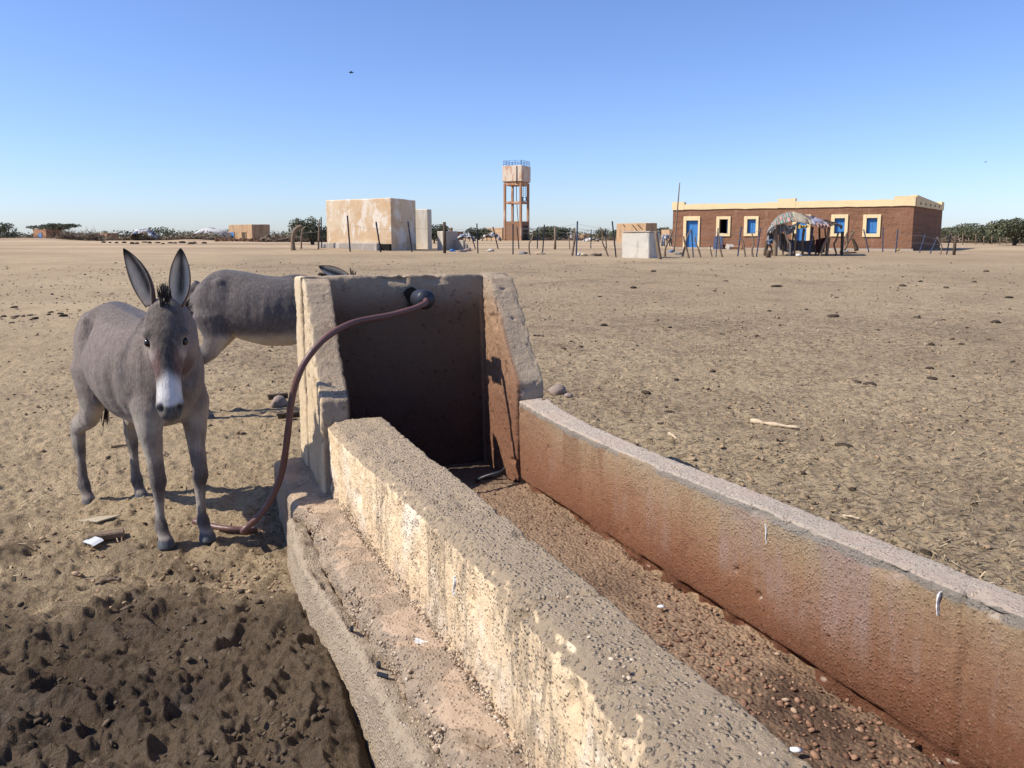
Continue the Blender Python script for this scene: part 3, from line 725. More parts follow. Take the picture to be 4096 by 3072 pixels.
    mesh_np('basin_floor', P, np.stack([a, a + nl, a + nl + 1, a + 1], 1), M['floor'], True, T)
    # ledge (inner step) and kerb (outer strip) along the left side
    st = []
    for s, l0, u in [(-0.02, .015, .20), (0.55, .02, .20), (0.93, .03, .20), (1.0, .085, .205), (1.4, .078, .212), (1.9, .097, .215), (2.35, .143, .215), (2.75, .158, .215), (3.2, .175, .215), (4.4, .18, .215)]:
        st.append((s, [(l0, -.15), (l0, u - .02), (l0 + .02, u), (.26, u + .012), (.33, u + .012), (.33, -.15)]))
    V, F = loft(st)
    def crumble(V, N):
        e = sstep(0.10, 0.0, V[:, 1] - np.interp(V[:, 0], [0, .95, 1, 1.9, 2.4, 4.4], [.0, .02, .08, .097, .145, .18])) * sstep(0.95, 1.02, V[:, 0])
        return e * (np.clip(fbm3(V, 16, 3, 44), -0.5, 1) * 0.026 + 0.002) + np.clip(fbm3(V, 14, 2, 47) - 0.4, 0, 1) * -0.05 * sstep(0.2, 0.21, V[:, 2])
    worn('ledge', V, F, 0.0085, M['ledge'], T, 0.55, 8, (0.007, 0.003), 31, 0.5, crumble)
    st = []
    for s, l0, w, u in [(0.9, .004, .05, .14), (1.0, .006, .055, .165), (1.25, .006, .06, .16), (1.55, .006, .066, .15), (1.75, .03, .05, .15), (2.0, .058, .05, .15), (2.35, .08, .07, .15), (2.6, .095, .07, .15), (3.0, .115, .065, .15), (4.4, .13, .06, .15)]:
        st.append((s, [(l0 - .012, -.2), (l0 - .004, .05), (l0, u - .012), (l0 + .012, u), (l0 + w * 1.15, u - .02), (l0 + w * 1.15, -.2)]))
    V, F = loft(st)
    def kc(V, N):
        return sstep(0.09, 0.15, V[:, 2]) * np.clip(fbm3(V, 14, 3, 74), -0.8, 1) * 0.022
    worn('kerb', V, F, 0.0085, M['kerb'], T, 0.45, 7, (0.008, 0.003), 41, 0.5, kc)
    # loose and half-bedded pebbles
    rg = np.random.default_rng(9)
    n = 5200; s = rg.uniform(0.75, 4.3, n); l = 0.45 + 0.69 * rg.random(n)
    keep = rg.random(n) < (0.35 + 0.65 * sstep(2.0, 2.8, s)); s, l = s[keep], l[keep]; n = len(s)
    r = 0.0028 + 0.0048 * rg.random(n) ** 2.5 * (0.6 + 0.6 * sstep(1.8, 2.8, s))
    P = np.stack([s, l, 0.130 + fbm2(s, l, 3.0, 3, 2) * 0.005 + r * 0.3], 1)
    o = scatter('floor_pebble', P, np.stack([r * rg.uniform(1, 1.7, n), r, r * 0.75], 1), M['rpebble'], T, 4, jit=0.12); tag(o, kind='stuff')
    # gravel shown in the broken joint between ledge and kerb
    n = 8000; s = rg.uniform(0.95, 4.2, n); s = s[(fbm2(s * 5, s * 0, 1.0, 3, 19) + rg.normal(0, .25, n)) > -0.02]; n = len(s)
    lc = np.interp(s, [0.95, 1.1, 1.9, 2.4, 4.4], [.075, .078, .10, .145, .18]); t = rg.random(n)
    P = np.stack([s, lc + rg.normal(0.004, 0.007, n) + t * 0.010, 0.108 + t * 0.100], 1); r = 0.0018 + 0.0046 * rg.random(n) ** 3
    o = scatter('joint_pebble', P, np.stack([r * rg.uniform(1, 1.5, n), r, r * 0.9], 1), M['pebble'], T, 5, jit=0.12); tag(o, kind='stuff')
    # pebbles bedded in the worn tops and in the foot of the outer face
    n = 1500; s = rg.uniform(0.85, 4.2, n); l = np.interp(s, [.8, 1.6, 2.6, 4.4], [.26, .28, .34, .33]) + rg.random(n) * np.interp(s, [.8, 2.6, 4.4], [.16, .09, .10])
    u = 0.522 + rg.normal(0, .004, n); r = 0.0016 + 0.0042 * rg.random(n) ** 4
    n2 = 1300; s2 = rg.uniform(1.0, 3.8, n2); l2 = np.interp(s2, [1.1, 1.6, 2.2, 2.85, 4.4], [.205, .222, .257, .282, .286]) - .006 + rg.normal(0, .004, n2); u2 = .222 + np.abs(rg.normal(0, .02, n2)); r2 = 0.002 + 0.003 * rg.random(n2) ** 2
    P = np.concatenate([np.stack([s, l, u], 1), np.stack([s2, l2, u2], 1)]); r = np.concatenate([r, r2]); n = len(r)
    o = scatter('bedded_pebble', P, np.stack([r * 1.3, r, r * .7], 1), M['pebble'], T, 6, jit=0.12); tag(o, kind='stuff')
    for k_, (s, l, u, a, b) in enumerate([(2.90, .405, .522, .013, .008), (2.925, .39, .522, .010, .007), (2.965, .36, .520, .009, .007), (3.27, .385, .522, .009, .006), (3.33, .37, .522, .008, .006)]):
        scatter('pebble', np.array([[s, l, u]]), np.array([[a, b, b * .7]]), M['pebble'], T, int(s * 100), ICO2, 0.06, np.array([0.55 + .08 * k_]))
    # white bird lime on the walls
    for nm, pts in (('bird_dropping', [(2.585, 1.147, .468), (2.59, 1.147, .452), (2.588, 1.147, .432), (2.592, 1.147, .415)]), ('bird_dropping', [(3.135, 1.152, .488), (3.13, 1.147, .475), (3.128, 1.147, .455), (3.130, 1.147, .435)]),
                    ('bird_dropping', [(2.52, .270, .44), (2.525, .268, .425), (2.522, .266, .41), (2.528, .265, .395)]), ('bird_dropping', [(2.36, .205, .226), (2.37, .215, .2265), (2.385, .222, .2265), (2.395, .235, .227)])):
        pp = catmull(pts, 4); mb = MB(); n_ = len(pp); wl = [(.0012 + .0042 * abs(mnoise.noise(Vector((q * .9, pts[0][0] * 7, 1))))) * (1 - .6 * q / n_) for q in range(n_)]
        wall = pts[0][2] > .3; V_ = []
        for dep in (0, 1):
            for sd in (1, -1):
                for q, p_ in enumerate(pp):
                    if wall: V_.append((p_[0] + sd * wl[q], (1.1445 if pts[0][1] > 1 else p_[1] - .002) + dep * .012, p_[2]))
                    else: V_.append((p_[0] + sd * wl[q], p_[1], p_[2] - .0015 - dep * .012))
        A_, B_, C_, D_ = 0, n_, 2 * n_, 3 * n_; F_ = []
        for q in range(n_ - 1): F_ += [(A_ + q, A_ + q + 1, B_ + q + 1, B_ + q), (C_ + q, D_ + q, D_ + q + 1, C_ + q + 1), (A_ + q, C_ + q, C_ + q + 1, A_ + q + 1), (B_ + q, B_ + q + 1, D_ + q + 1, D_ + q)]
        mb.add(V_, F_ + [(A_, B_, D_, C_), (A_ + n_ - 1, C_ + n_ - 1, D_ + n_ - 1, B_ + n_ - 1)]); mb.build(nm, M['lime'], T)
    # dark steel ends rusting out of the broken joint
    for a, b in (((2.06, .085, .135), (2.10, .082, .165)), ((2.30, .118, .13), (2.335, .112, .165)), ((2.375, .10, .158), (2.39, .125, .152))):
        mb = MB(); mb.tube([a, b], 0.006, 6); mb.build('rebar_stub', M['post'], T)
    return T
TROUGH = build_trough()

# hose and its fitting
def build_hose():
    o = empty('supply_pipe', tr(0.24, 0.765, 1.06), 0, 'grey pipe stub with black rubber binding in the headwall hole', 'pipe')
    inv = Vector(o.location)
    def loc(p): return tuple(Vector(p) - inv)
    mb = MB(); mb.tube([loc(tr(0.10, .762, 1.058)), loc(tr(0.40, .762, 1.058))], 0.031, 18); mb.build('pipe_stub', M['pvc'], o, True)
    mb = MB()
    pts = []; rad = []
    for i in range(15):
        s = 0.315 + 0.0105 * i; pts.append(loc(tr(s, .762, 1.056))); rad.append((0.046 if i % 2 else 0.052) * (0.85 if i in (0, 14) else 1))
    mb.tube(pts, rad, 22); mb.build('rubber_binding', M['rubber'], o, True)
    mb = MB(); rr_ = []
    for k in range(14):
        a = k / 14 * 2 * math.pi; q = 0.058 * (1 + 0.22 * math.sin(3 * a + 1) + 0.12 * math.sin(5 * a)); rr_.append(loc(tr(0.2415 + 0.008 , .755 + q * math.cos(a), 1.06 + q * math.sin(a))))
    mb.add(rr_ + [loc(tr(0.256, .755, 1.06))], [(k, (k + 1) % 14, 14) for k in range(14)]); mb.build('broken_rim', M['dark'], o)
    path = [tr(.455, .765, 1.053), tr(.50, .74, 1.035), tr(.535, .66, 1.01), tr(.575, .53, .985), tr(.63, .385, .968), tr(.70, .265, .93), tr(.745, .17, .862), tr(.755, .10, .765), tr(.74, .06, .64), tr(.715, .040, .50), tr(.685, .022, .37), tr(.655, .0, .265), tr(.635, -.045, .165), tr(.625, -.105, .085), tr(.64, -.17, .035)]
    gp = [(-1.24, 3.555), (-1.36, 3.565), (-1.47, 3.60), (-1.57, 3.655)]
    P = catmull(path + [(x, y, g(x, y) + 0.022) for x, y in gp], 9)
    mb = MB(); mb.tube(P, [0.0152 * (1 + .03 * math.sin(i * .7)) for i in range(len(P))], 14)
    h = mb.build('hose', M['hose'], None, True); tag(h, 'brown rubber hose arching from the pipe down to the ground', 'hose')
build_hose()

# ------------------------------------------------------------------ donkeys
def ell_tube(path, rad, up, n=18):
    """closed tube with elliptical rings; rad = (half width, half height); up fixes the height axis"""
    V = []; F = []; up = Vector(up)
    P = [Vector(p) for p in path]; m = len(P)
    for i, p in enumerate(P):
        t = (P[min(i + 1, m - 1)] - P[max(i - 1, 0)]).normalized(); side = up.cross(t).normalized(); v = t.cross(side)
        for k in range(n):
            a = 2 * math.pi * k / n; V.append(p + side * math.cos(a) * rad[i][0] + v * math.sin(a) * rad[i][1])
    for i in range(m - 1):
        for k in range(n): F.append((i * n + k, i * n + (k + 1) % n, (i + 1) * n + (k + 1) % n, (i + 1) * n + k))
    F.append(tuple(range(n - 1, -1, -1))); F.append(tuple((m - 1) * n + k for k in range(n)))
    return V, F

def ball(c, r, n=10, m=14):
    V = []; F = []
    for i in range(n + 1):
        th = math.pi * min(max(i / n, 0.02), 0.98)
        for k in range(m):
            a = 2 * math.pi * k / m; V.append(Vector((c[0] + r[0] * math.sin(th) * math.cos(a), c[1] + r[1] * math.sin(th) * math.sin(a), c[2] + r[2] * math.cos(th))))
    for i in range(n):
        for k in range(m): F.append((i * m + k, i * m + (k + 1) % m, (i + 1) * m + (k + 1) % m, (i + 1) * m + k))
    F.append(tuple(range(m))); F.append(tuple(n * m + k for k in range(m))[::-1])
    return V, F

def hair(mb, roots, rnd, wid=0.006):
    for (p, d, L) in roots:
        p = Vector(p); d = Vector(d).normalized(); s = d.cross(Vector((rnd.uniform(-1, 1), rnd.uniform(-1, 1), rnd.uniform(-1, 1)))).normalized() * wid
        s2 = d.cross(s)
        mid = p + d * L * 0.55 + Vector((rnd.uniform(-1, 1), rnd.uniform(-1, 1), 0)) * L * 0.06; tip = p + d * L + Vector((rnd.uniform(-1, 1), rnd.uniform(-1, 1), -0.4)) * L * 0.12
        mb.add([p - s, p + s, p + s2, mid + s * .7, mid - s * .7, mid + s2 * .7, tip], [(0, 1, 3, 4), (1, 2, 5, 3), (2, 0, 4, 5), (4, 3, 6), (3, 5, 6), (5, 4, 6)])

def ear_mesh(base, axis, face, L=0.28, wmax=0.043):
    """cupped donkey ear with inner and outer skin; returns verts, quads, colours"""
    axis = Vector(axis).normalized(); face = (Vector(face) - axis * Vector(face).dot(axis)).normalized(); side = axis.cross(face)
    nt, nf = 18, 13; V = []; C = []; F = []
    prof = [(0, .55), (.1, .72), (.25, .92), (.4, 1.0), (.55, .95), (.7, .80), (.85, .52), (.95, .26), (1, .07)]
    for layer in (0, 1):
        for i in range(nt):
            t = i / (nt - 1); w = wmax * np.interp(t, [p[0] for p in prof], [p[1] for p in prof]); open_ = np.interp(t, [0, .25, .6, 1], [2.6, 2.0, 1.75, 1.3])
            c = Vector(base) + axis * (t * L) - face * (0.02 * math.sin(t * 2.6))
            for k in range(nf):
                f = (k / (nf - 1) * 2 - 1); a = f * open_ ; rr = w * (0.88 if layer else 1.0)
                p = c + side * math.sin(a) * rr * (1.05 / max(0.6, math.sin(min(open_, 1.57)))) - face * (math.cos(a) * rr * 0.75)
                V.append(p)
                rim = abs(f) ** 9
                tip = max(0, (t - .78) / .22)
                if layer:   # inside: pale hair with dark streak down the middle and a dark rim
                    col = np.array([.86, .75, .59]); col = col * (1 - .95 * math.exp(-((f - .04) / .30) ** 2) * min(1, t * 4))
                    col = col * (1 - rim * .85)
                else: col = np.array([.20, .115, .07]) * (1 - .6 * t) * (1 - .5 * rim)
                tt = min(1, tip * 1.6); C.append(col * (1 - tt) + np.array([.022, .018, .016]) * tt)
    B = nt * nf
    for i in range(nt - 1):
        for k in range(nf - 1):
            a = i * nf + k; F.append((a, a + 1, a + nf + 1, a + nf)); a += B; F.append((a, a + nf, a + nf + 1, a + 1))
    for i in range(nt - 1):
        for k in (0, nf - 1): a = i * nf + k; F.append((a, a + nf, a + nf + B, a + B) if k == 0 else (a, a + B, a + nf + B, a + nf))
    for k in range(nf - 1):
        a = (nt - 1) * nf + k; F.append((a, a + 1, a + 1 + B, a + B)); a = k; F.append((a, a + B, a + 1 + B, a + 1))
    return V, F, C

def leg(kind, side, hoof, lean=0.0):
    """one leg as (path, radii) from shoulder/hip to hoof; hoof = (x, y); x forward, y left"""
    hx, hy = hoof
    if kind == 'front':
        sx0, sy0 = 0.34, 0.105 * side
        P = [(sx0, sy0 * .75, .84), (sx0 + .00, sy0 * .95, .66), (sx0 + .01, sy0, .55), (sx0 * .6 + hx * .4, sy0 * .5 + hy * .5, .44), (hx * .85 + sx0 * .15, hy * .8 + sy0 * .2, .355), (hx - .005, hy, .31), (hx - .012, hy, .265), (hx - .012, hy, .19), (hx - .012, hy, .125), (hx - .004, hy, .095), (hx + .018, hy, .062), (hx + .03, hy, .042), (hx + .038, hy, .0)]
        Rr = [(.045, .08), (.072, .105), (.050, .070), (.036, .046), (.034, .040), (.037, .041), (.028, .031), (.0205, .0245), (.0215, .027), (.031, .034), (.025, .029), (.033, .038), (.038, .046)]
    else:
        sx0, sy0 = -0.30, 0.105 * side
        P = [(sx0, sy0 * .7, .94), (sx0 - .01, sy0 * .95, .76), (sx0 + .02, sy0 * 1.05, .62), (sx0 * .75 + (hx - .04) * .25, sy0 * .7 + hy * .3, .51), (hx - .045, hy * .85 + sy0 * .15, .425), (hx - .058, hy, .375), (hx - .048, hy, .33), (hx - .036, hy, .24), (hx - .028, hy, .145), (hx - .018, hy, .105), (hx + .008, hy, .068), (hx + .022, hy, .045), (hx + .032, hy, .0)]
        Rr = [(.05, .09), (.082, .145), (.062, .100), (.042, .064), (.034, .048), (.036, .050), (.031, .040), (.0225, .028), (.0235, .029), (.032, .036), (.025, .030), (.033, .038), (.038, .046)]
    return P, Rr

FUR = dict(base=(.182, .143, .119), pale=(.44, .385, .315), white=(.66, .63, .60), nose=(.075, .068, .058), brown=(.105, .054, .041), dark=(.045, .038, .038), leg=(.125, .105, .095), hoof=(.075, .085, .10))

def build_donkey(name, loc, rz, scale, label, hooves, neck, poll, hdir, hup, ears, seed, eyes=True, base=None, dark_nose=True, nz=(.90, .925), mane_h=1.0):
    root = empty(name, loc, rz, label, 'donkey'); root.scale = (scale,) * 3
    rnd = random.Random(seed); V = []; F = []
    def put(vf):
        b = len(V); V.extend(vf[0]); F.extend([tuple(b + i for i in f) for f in vf[1]])
    # trunk
    tx = [(-.445, .94, .05, .06), (-.425, .925, .10, .13), (-.365, .90, .145, .185), (-.28, .885, .172, .22), (-.18, .86, .185, .235), (-.06, .82, .208, .25), (.07, .79, .222, .258), (.19, .785, .208, .255), (.29, .80, .178, .245), (.37, .82, .15, .215), (.44, .83, .115, .165), (.485, .84, .07, .10)]
    put(ell_tube([(a, 0, b) for a, b, c, d in tx], [(c, d) for a, b, c, d in tx], (0, 0, 1), 26))
    for sd in (-1, 1):
        put(ball((-.24, .112 * sd, 1.0), (.055, .042, .045)))        # hip bones
        put(ball((.31, .092 * sd, .80), (.12, .072, .20)))              # shoulders
        put(ball((-.31, .088 * sd, .84), (.125, .075, .21)))           # haunches
    put(ball((.27, 0, 1.015), (.14, .04, .045)))                        # withers
    # neck
    pl = Vector(poll)
    np_ = [(.30, 0, nz[0]), (.385, 0, nz[1])] + list(neck) + [tuple(pl - Vector(hup) * 0.015)]
    m = len(np_); nr = [(.135, .20), (.12, .18)] + [(.105 - .03 * i / max(1, len(neck)), .165 - .055 * i / max(1, len(neck))) for i in range(len(neck))] + [(.062, .085)]
    put(ell_tube(np_, nr, (0, 0, 1) if abs(Vector(np_[-1]).z - np_[0][2]) < 2 else (1, 0, 0), 20))
    # head: long face tapering to a blunt muzzle
    hd = Vector(hdir).normalized(); hu = (Vector(hup) - hd * Vector(hup).dot(hd)).normalized(); hs = hu.cross(hd)
    sec = [(-.05, -.02, .045, .05), (-.01, -.02, .068, .072), (.05, -.018, .080, .092), (.10, -.02, .084, .102), (.145, -.022, .083, .106), (.19, -.022, .071, .10), (.24, -.02, .058, .084), (.295, -.014, .050, .066), (.35, -.012, .049, .058), (.395, -.014, .053, .056), (.43, -.018, .052, .052), (.455, -.022, .043, .043), (.47, -.026, .026, .03)]
    put(ell_tube([tuple(pl + hd * a + hu * b) for a, b, c, d in sec], [(c, d) for a, b, c, d in sec], tuple(hu), 22))
    for sd in (-1, 1):
        put(ball(tuple(pl + hd * .118 + hs * .064 * sd + hu * .028), (.030, .030, .028)))      # brow above the eye
        put(ball(tuple(pl + hd * .17 + hs * .05 * sd - hu * .06), (.055, .03, .06)))           # cheek
        put(ball(tuple(pl + hd * .415 + hs * .034 * sd + hu * .006), (.028, .024, .026)))      # nostril wing
    put(ball(tuple(pl + hd * .45 - hu * .048), (.032, .034, .026)))                            # lower lip
    # legs
    for (kind, side, hf) in hooves:
        P, Rr = leg(kind, side, hf); put(ell_tube(P, Rr, (1, 0, 0), 16))
        put(ball((hf[0] + (.034 if kind == 'front' else .028), hf[1], .020), (.046, .039, .024)))
    # tail bone
    put(ell_tube([(-.42, 0, 1.0), (-.475, .01, .95), (-.49, .02, .84), (-.49, .02, .70), (-.485, .02, .60)], [(.035, .035), (.028, .028), (.022, .022), (.017, .017), (.012, .012)], (1, 0, 0), 10))
    Vr, Fr = remesh(V, F, 0.0075)
    Vr = laplace(Vr, Fr, 8)
    q = Vr; x, y, z = q[:, 0], q[:, 1], q[:, 2]
    N = vnormals(Vr, Fr)
    # flank hollow, ribs, brisket groove, eye sockets, nostrils
    d = np.zeros(len(q))
    d -= (0.046 if seed == 3 else 0.014) * np.exp(-((x + .170) / .042) ** 2 - ((z - .955) / .07) ** 2) * (np.abs(y) > .06)
    d -= 0.012 * np.exp(-((x - .20) / .03) ** 2 - ((z - .72) / .16) ** 2) * (np.abs(y) > .08)
    d += 0.0014 * np.sin(x * 95) * np.exp(-((x - .04) / .13) ** 2 - ((z - .78) / .13) ** 2) * (np.abs(y) > .1)
    rel = q - np.array(pl); ha = rel @ np.array(hd); hb = rel @ np.array(hu); hc = rel @ np.array(hs)
    for sd in (-1, 1):
        d -= 0.020 * np.exp(-((ha - .148) / .020) ** 2 - ((hb - .018) / .020) ** 2 - ((hc - .085 * sd) / .03) ** 2)
        d -= 0.026 * np.exp(-((ha - .428) / .017) ** 2 - ((hc - .036 * sd) / .013) ** 2 - ((hb - .012) / .022) ** 2)
    d -= 0.006 * np.exp(-((ha - .448) / .02) ** 2 - ((hb + .045) / .006) ** 2)
    Vr = Vr + N * (d + 0.0022 * fbm3(q, 22, 3, seed))[:, None]
    # coat colours
    B = np.array(base or FUR['base'])
    C = np.repeat(B[None], len(q), 0)
    def lay(c, w): nonlocal C; w = np.clip(w, 0, 1)[:, None]; C = C * (1 - w) + np.array(c)[None] * w
    nse = fbm3(q, 6, 4, seed + 3)
    lay(tuple(B * 0.75), sstep(.0, .5, nse) * .5)
    lay(tuple(B * 0.62), sstep(.98, 1.04, z + .02 * nse) * (np.abs(y) < .12) * (x < .35) * .55)
    body = (x > -.5) & (x < .46)
    lay((.52, .45, .36), sstep(.635 if seed == 3 else .68, .54 if seed == 3 else .60, z + .03 * nse) * body * sstep(.02, .2, .42 - np.abs(x)) * .9)
    lay(tuple(B * .72), np.exp(-((z - .69) / .07) ** 2) * body * (np.abs(y) > .08) * .55)
    lay(FUR['pale'], np.exp(-((x - .40) / .1) ** 2 - ((z - .60) / .07) ** 2) * .7)
    lay((.055, .055, .065), sstep(.034, .018, np.abs(y + .010 * nse)) * sstep(.94, 1.0, z) * (x < .3) * .8)
    lay(FUR['dark'], np.exp(-((x - .27) / .026) ** 2) * sstep(.70, .86, z) * (np.abs(y) > .02) * .6)
    lay(FUR['leg'], sstep(.50, .33, z) * .75)
    lay(FUR['pale'], sstep(.58, .44, z) * sstep(.09, .16, z) * sstep(0.0, .4, nse + .25) * .6)
    lay(tuple(np.array(FUR['leg']) * .55), (np.exp(-((z - .30) / .04) ** 2) + np.exp(-((z - .105) / .035) ** 2)) * .85)
    lay((.36, .31, .26), np.exp(-((z - .058) / .012) ** 2) * .55)
    lay(FUR['hoof'], sstep(.052, .040, z))
    # head
    head = (ha > -.03) & (np.abs(hc) < .12) & (hb > -.16) & (hb < .12) & (ha < .55)
    hh = head * 1.0
    lay(tuple(B * .36), hh * sstep(-.04, .02, ha) * sstep(-.07, -.01, hb) * .85)
    lay((.26, .20, .165), hh * np.exp(-((ha - .14) / .05) ** 2) * sstep(.035, .07, np.abs(hc)) * sstep(.02, -.03, hb) * .6)
    lay(FUR['brown'], hh * sstep(.15, .22, ha) * sstep(.36, .29, ha) * sstep(.014, .030, np.abs(hc)) * 1.0)
    lay(FUR['dark'], hh * sstep(.10, .2, ha) * sstep(.33, .25, ha) * sstep(.034, .014, np.abs(hc)) * sstep(0, .03, hb) * .75)
    if dark_nose:
        lay(FUR['white'], hh * sstep(.250, .315, ha - .5 * np.abs(hc) + .03 * nse) * sstep(-.05, -.02, hb) * sstep(.060, .036, np.abs(hc)) * .95)
        lay((.40, .36, .32), hh * sstep(.24, .3, ha) * sstep(-.02, -.05, hb) * .8)
        lay(FUR['nose'], hh * sstep(.380, .400, ha + .12 * np.abs(hc) - .035))
        for sd in (-1, 1): lay((.015, .012, .011), 1.0 * np.exp(-((ha - .428) / .017) ** 2 - ((hc - .036 * sd) / .010) ** 2) * hh * (hb > -.03))
    for sd in (-1, 1):
        e = np.exp(-((ha - .155) / .032) ** 2 - ((hc - .075 * sd) / .03) ** 2 - ((hb - .02) / .03) ** 2); lay((.42, .34, .27), hh * e * .75)
        lay((.55, .47, .40), hh * np.exp(-((ha - .20) / .022) ** 2 - ((hc - .062 * sd) / .018) ** 2) * (hb > -.02) * .55)
        lay((.02, .016, .015), hh * np.exp(-((ha - .146) / .017) ** 2 - ((hb - .020) / .013) ** 2 - ((hc - .078 * sd) / .02) ** 2) * .95)
    # ears go on the same body mesh
    Vb = [Vr]; Fb = [Fr]; Cb = [C]; off = len(Vr)
    for (bs, ax, fc, L) in ears:
        ev, ef, ec = ear_mesh(bs, ax, fc, L); Vb.append(np.array([v[:] for v in ev])); Fb.append(np.array(ef) + off); Cb.append(np.array(ec)); off += len(ev)
    # short coat hairs lying back along the body
    rg = np.random.default_rng(seed); nh = 9000 if seed == 3 else 4000
    fi = rg.integers(0, len(Fr), nh); w_ = rg.random((nh, 4)); w_ /= w_.sum(1, keepdims=True)
    ph = np.einsum('nk,nkc->nc', w_, Vr[Fr[fi]]); N2 = vnormals(Vr, Fr); nn = N2[Fr[fi, 0]]; ch = C[Fr[fi, 0]]
    rl = ph - np.array(pl); fa = rl @ np.array(hd); okh = (ph[:, 2] > .10) & ~((fa > .34) & (np.abs(rl @ np.array(hs)) < .1) & (rl @ np.array(hu) > -.1)); ph, nn, ch = ph[okh], nn[okh], ch[okh]; nh = len(ph)
    fl = np.array([-.55, 0, -.75])[None] + rg.normal(0, .28, (nh, 3)); fl -= nn * (fl * nn).sum(1, keepdims=True); fl /= np.maximum(np.linalg.norm(fl, axis=1, keepdims=True), 1e-6)
    dh = fl * .9 + nn * .32; Lh = rg.uniform(.010, .018, nh)[:, None]; sh = np.cross(fl, nn) * .0011
    VH = np.stack([ph - sh, ph + sh, ph + dh * Lh], 1).reshape(-1, 3); FH = np.arange(nh * 3).reshape(-1, 3); tn = rg.uniform(.85, 1.16, nh)[:, None]
    mesh_np('coat_hair', VH, FH, M['fur'], False, root, {'fur': np.repeat(np.clip(ch * tn, 0, .8), 3, 0)})['kind'] = 'stuff'
    mesh_np('body', np.concatenate(Vb), np.concatenate(Fb), M['fur'], True, root, {'fur': np.concatenate(Cb)})
    if eyes:
        for sd in (-1, 1):
            c = pl + hd * .147 + hs * .069 * sd + hu * .016
            v, f = ball((0, 0, 0), (.0175, .0175, .0175), 8, 12)
            mb = MB(); mb.add([c + p for p in v], f); mb.build('eye', M['eye'], root, True)
    # mane, forelock and tail tuft
    mb = MB(); rs = []
    ptsn = [Vector(p) for p in np_]
    for k in range(220):
        t = rnd.random() * (len(ptsn) - 2) + 1; i = min(int(t), len(ptsn) - 2); f = t - i
        p = ptsn[i].lerp(ptsn[i + 1], f); r = nr[i][1] * (1 - f) + nr[i + 1][1] * f; tt = (ptsn[i + 1] - ptsn[i]).normalized()
        u = (Vector((0, 0, 1)) - tt * tt.z)
        if u.length < .2: u = -Vector(hup)
        u.normalize(); rs.append((p + u * (r - .018) + Vector((rnd.uniform(-1, 1), rnd.uniform(-1, 1), 0)) * .007, u + Vector((rnd.uniform(-.3, .3), rnd.uniform(-.3, .3), .3)) + tt * .2, rnd.uniform(.05, .085) * mane_h))
    hair(mb, rs, rnd, .004); mb.build('mane', M['hair'], root)
    mb = MB(); rs = []
    for k in range(34):
        q_ = pl + hs * rnd.uniform(-.022, .022) - hd * rnd.uniform(-.01, .05) + hu * .055
        rs.append((q_, Vector((0, 0, 1)) + hu * rnd.uniform(-.2, .5) + hs * rnd.uniform(-.3, .3), rnd.uniform(.03, .07)))
    hair(mb, rs, rnd, .004); mb.build('forelock', M['hair'], root)
    mb = MB(); rs = [((-.487 + rnd.uniform(-.01, .01), .02 + rnd.uniform(-.01, .01), rnd.uniform(.50, .62)), (rnd.uniform(-.25, .1), rnd.uniform(-.2, .2), -1), rnd.uniform(.08, .16)) for _ in range(26)]
    hair(mb, rs, rnd, .004); mb.build('tail_tuft', M['hair'], root)
    return root

def donkeys():
    # first donkey: stands to the left of the trough, head turned towards the camera
    h = (.748, -.665); cx, cy = -1.81, 3.665; rz = math.atan2(h[1], h[0])
    def L(wx, wy): return ((wx - cx) * h[0] + (wy - cy) * h[1], -(wx - cx) * h[1] + (wy - cy) * h[0])
    hv = [('front', -1, (L(-1.582, 3.37)[0] - .035, L(-1.582, 3.37)[1])), ('front', 1, (L(-1.425, 3.45)[0] - .035, L(-1.425, 3.45)[1])), ('hind', -1, (L(-2.235, 3.92)[0] - .03, L(-2.235, 3.92)[1])), ('hind', 1, (L(-2.00, 4.01)[0] - .03, L(-2.00, 4.01)[1]))]
    px_, py_ = L(-1.475, 3.26); poll = (px_, py_, 1.108)
    fd = L(cx + .40, cy - .916)              # horizontal direction the face looks along
    hdir = (.40 * fd[0], .40 * fd[1], -.916); hup = (.916 * fd[0], .916 * fd[1], .40)
    hs = Vector(hup).cross(Vector(hdir)).normalized()      # towards the donkey's left
    neck = [(.44, -.02, .985), (.465, -.055, 1.06)]
    p = Vector(poll)
    back = Vector((-fd[0], -fd[1], 0))
    earR = (p - hs * .053 + Vector((0, 0, .02)) + back * .01, Vector((0, 0, .94)) - hs * .38 + back * .05, Vector((fd[0], fd[1], .1)) - hs * .65, .258)
    earL = (p + hs * .053 + Vector((0, 0, .012)) + back * .01, Vector((0, 0, .97)) + hs * .08 + back * .05, Vector((fd[0], fd[1], .1)) - hs * .12, .25)
    build_donkey('donkey', (cx, cy, g(cx, cy) - .006), rz, 1.0, 'grey donkey with white muzzle standing left of the trough facing the camera', hv, neck, poll, hdir, hup, [earR, earL], 3)
    # second donkey: behind, seen side-on, its head hidden by the headwall except ear and forelock
    hv = [('front', -1, (.36, -.10)), ('front', 1, (.30, .10)), ('hind', -1, (-.40, -.09)), ('hind', 1, (-.52, .09))]
    p = Vector((.66, 0, .985)); hdir = (.70, 0, -.71); hup = (.71, 0, .70)
    ear = (p + Vector((-.01, -.045, .055)), Vector((-.80, -.1, .33)), Vector((.2, -1, .3)), .22); ear2 = (p + Vector((-.01, .05, .02)), Vector((-.9, .3, .0)), Vector((.2, 1, .3)), .22)
    build_donkey('donkey', (-1.93, 5.86, g(-1.93, 5.86) - .006), R(6), 1.04, 'dark grey donkey seen side on, half hidden behind the headwall', hv, [(.48, 0, .90), (.57, 0, .93)], p, hdir, hup, [ear, ear2], 8, True, (.115, .096, .088), True, (.80, .80), .5)
donkeys()

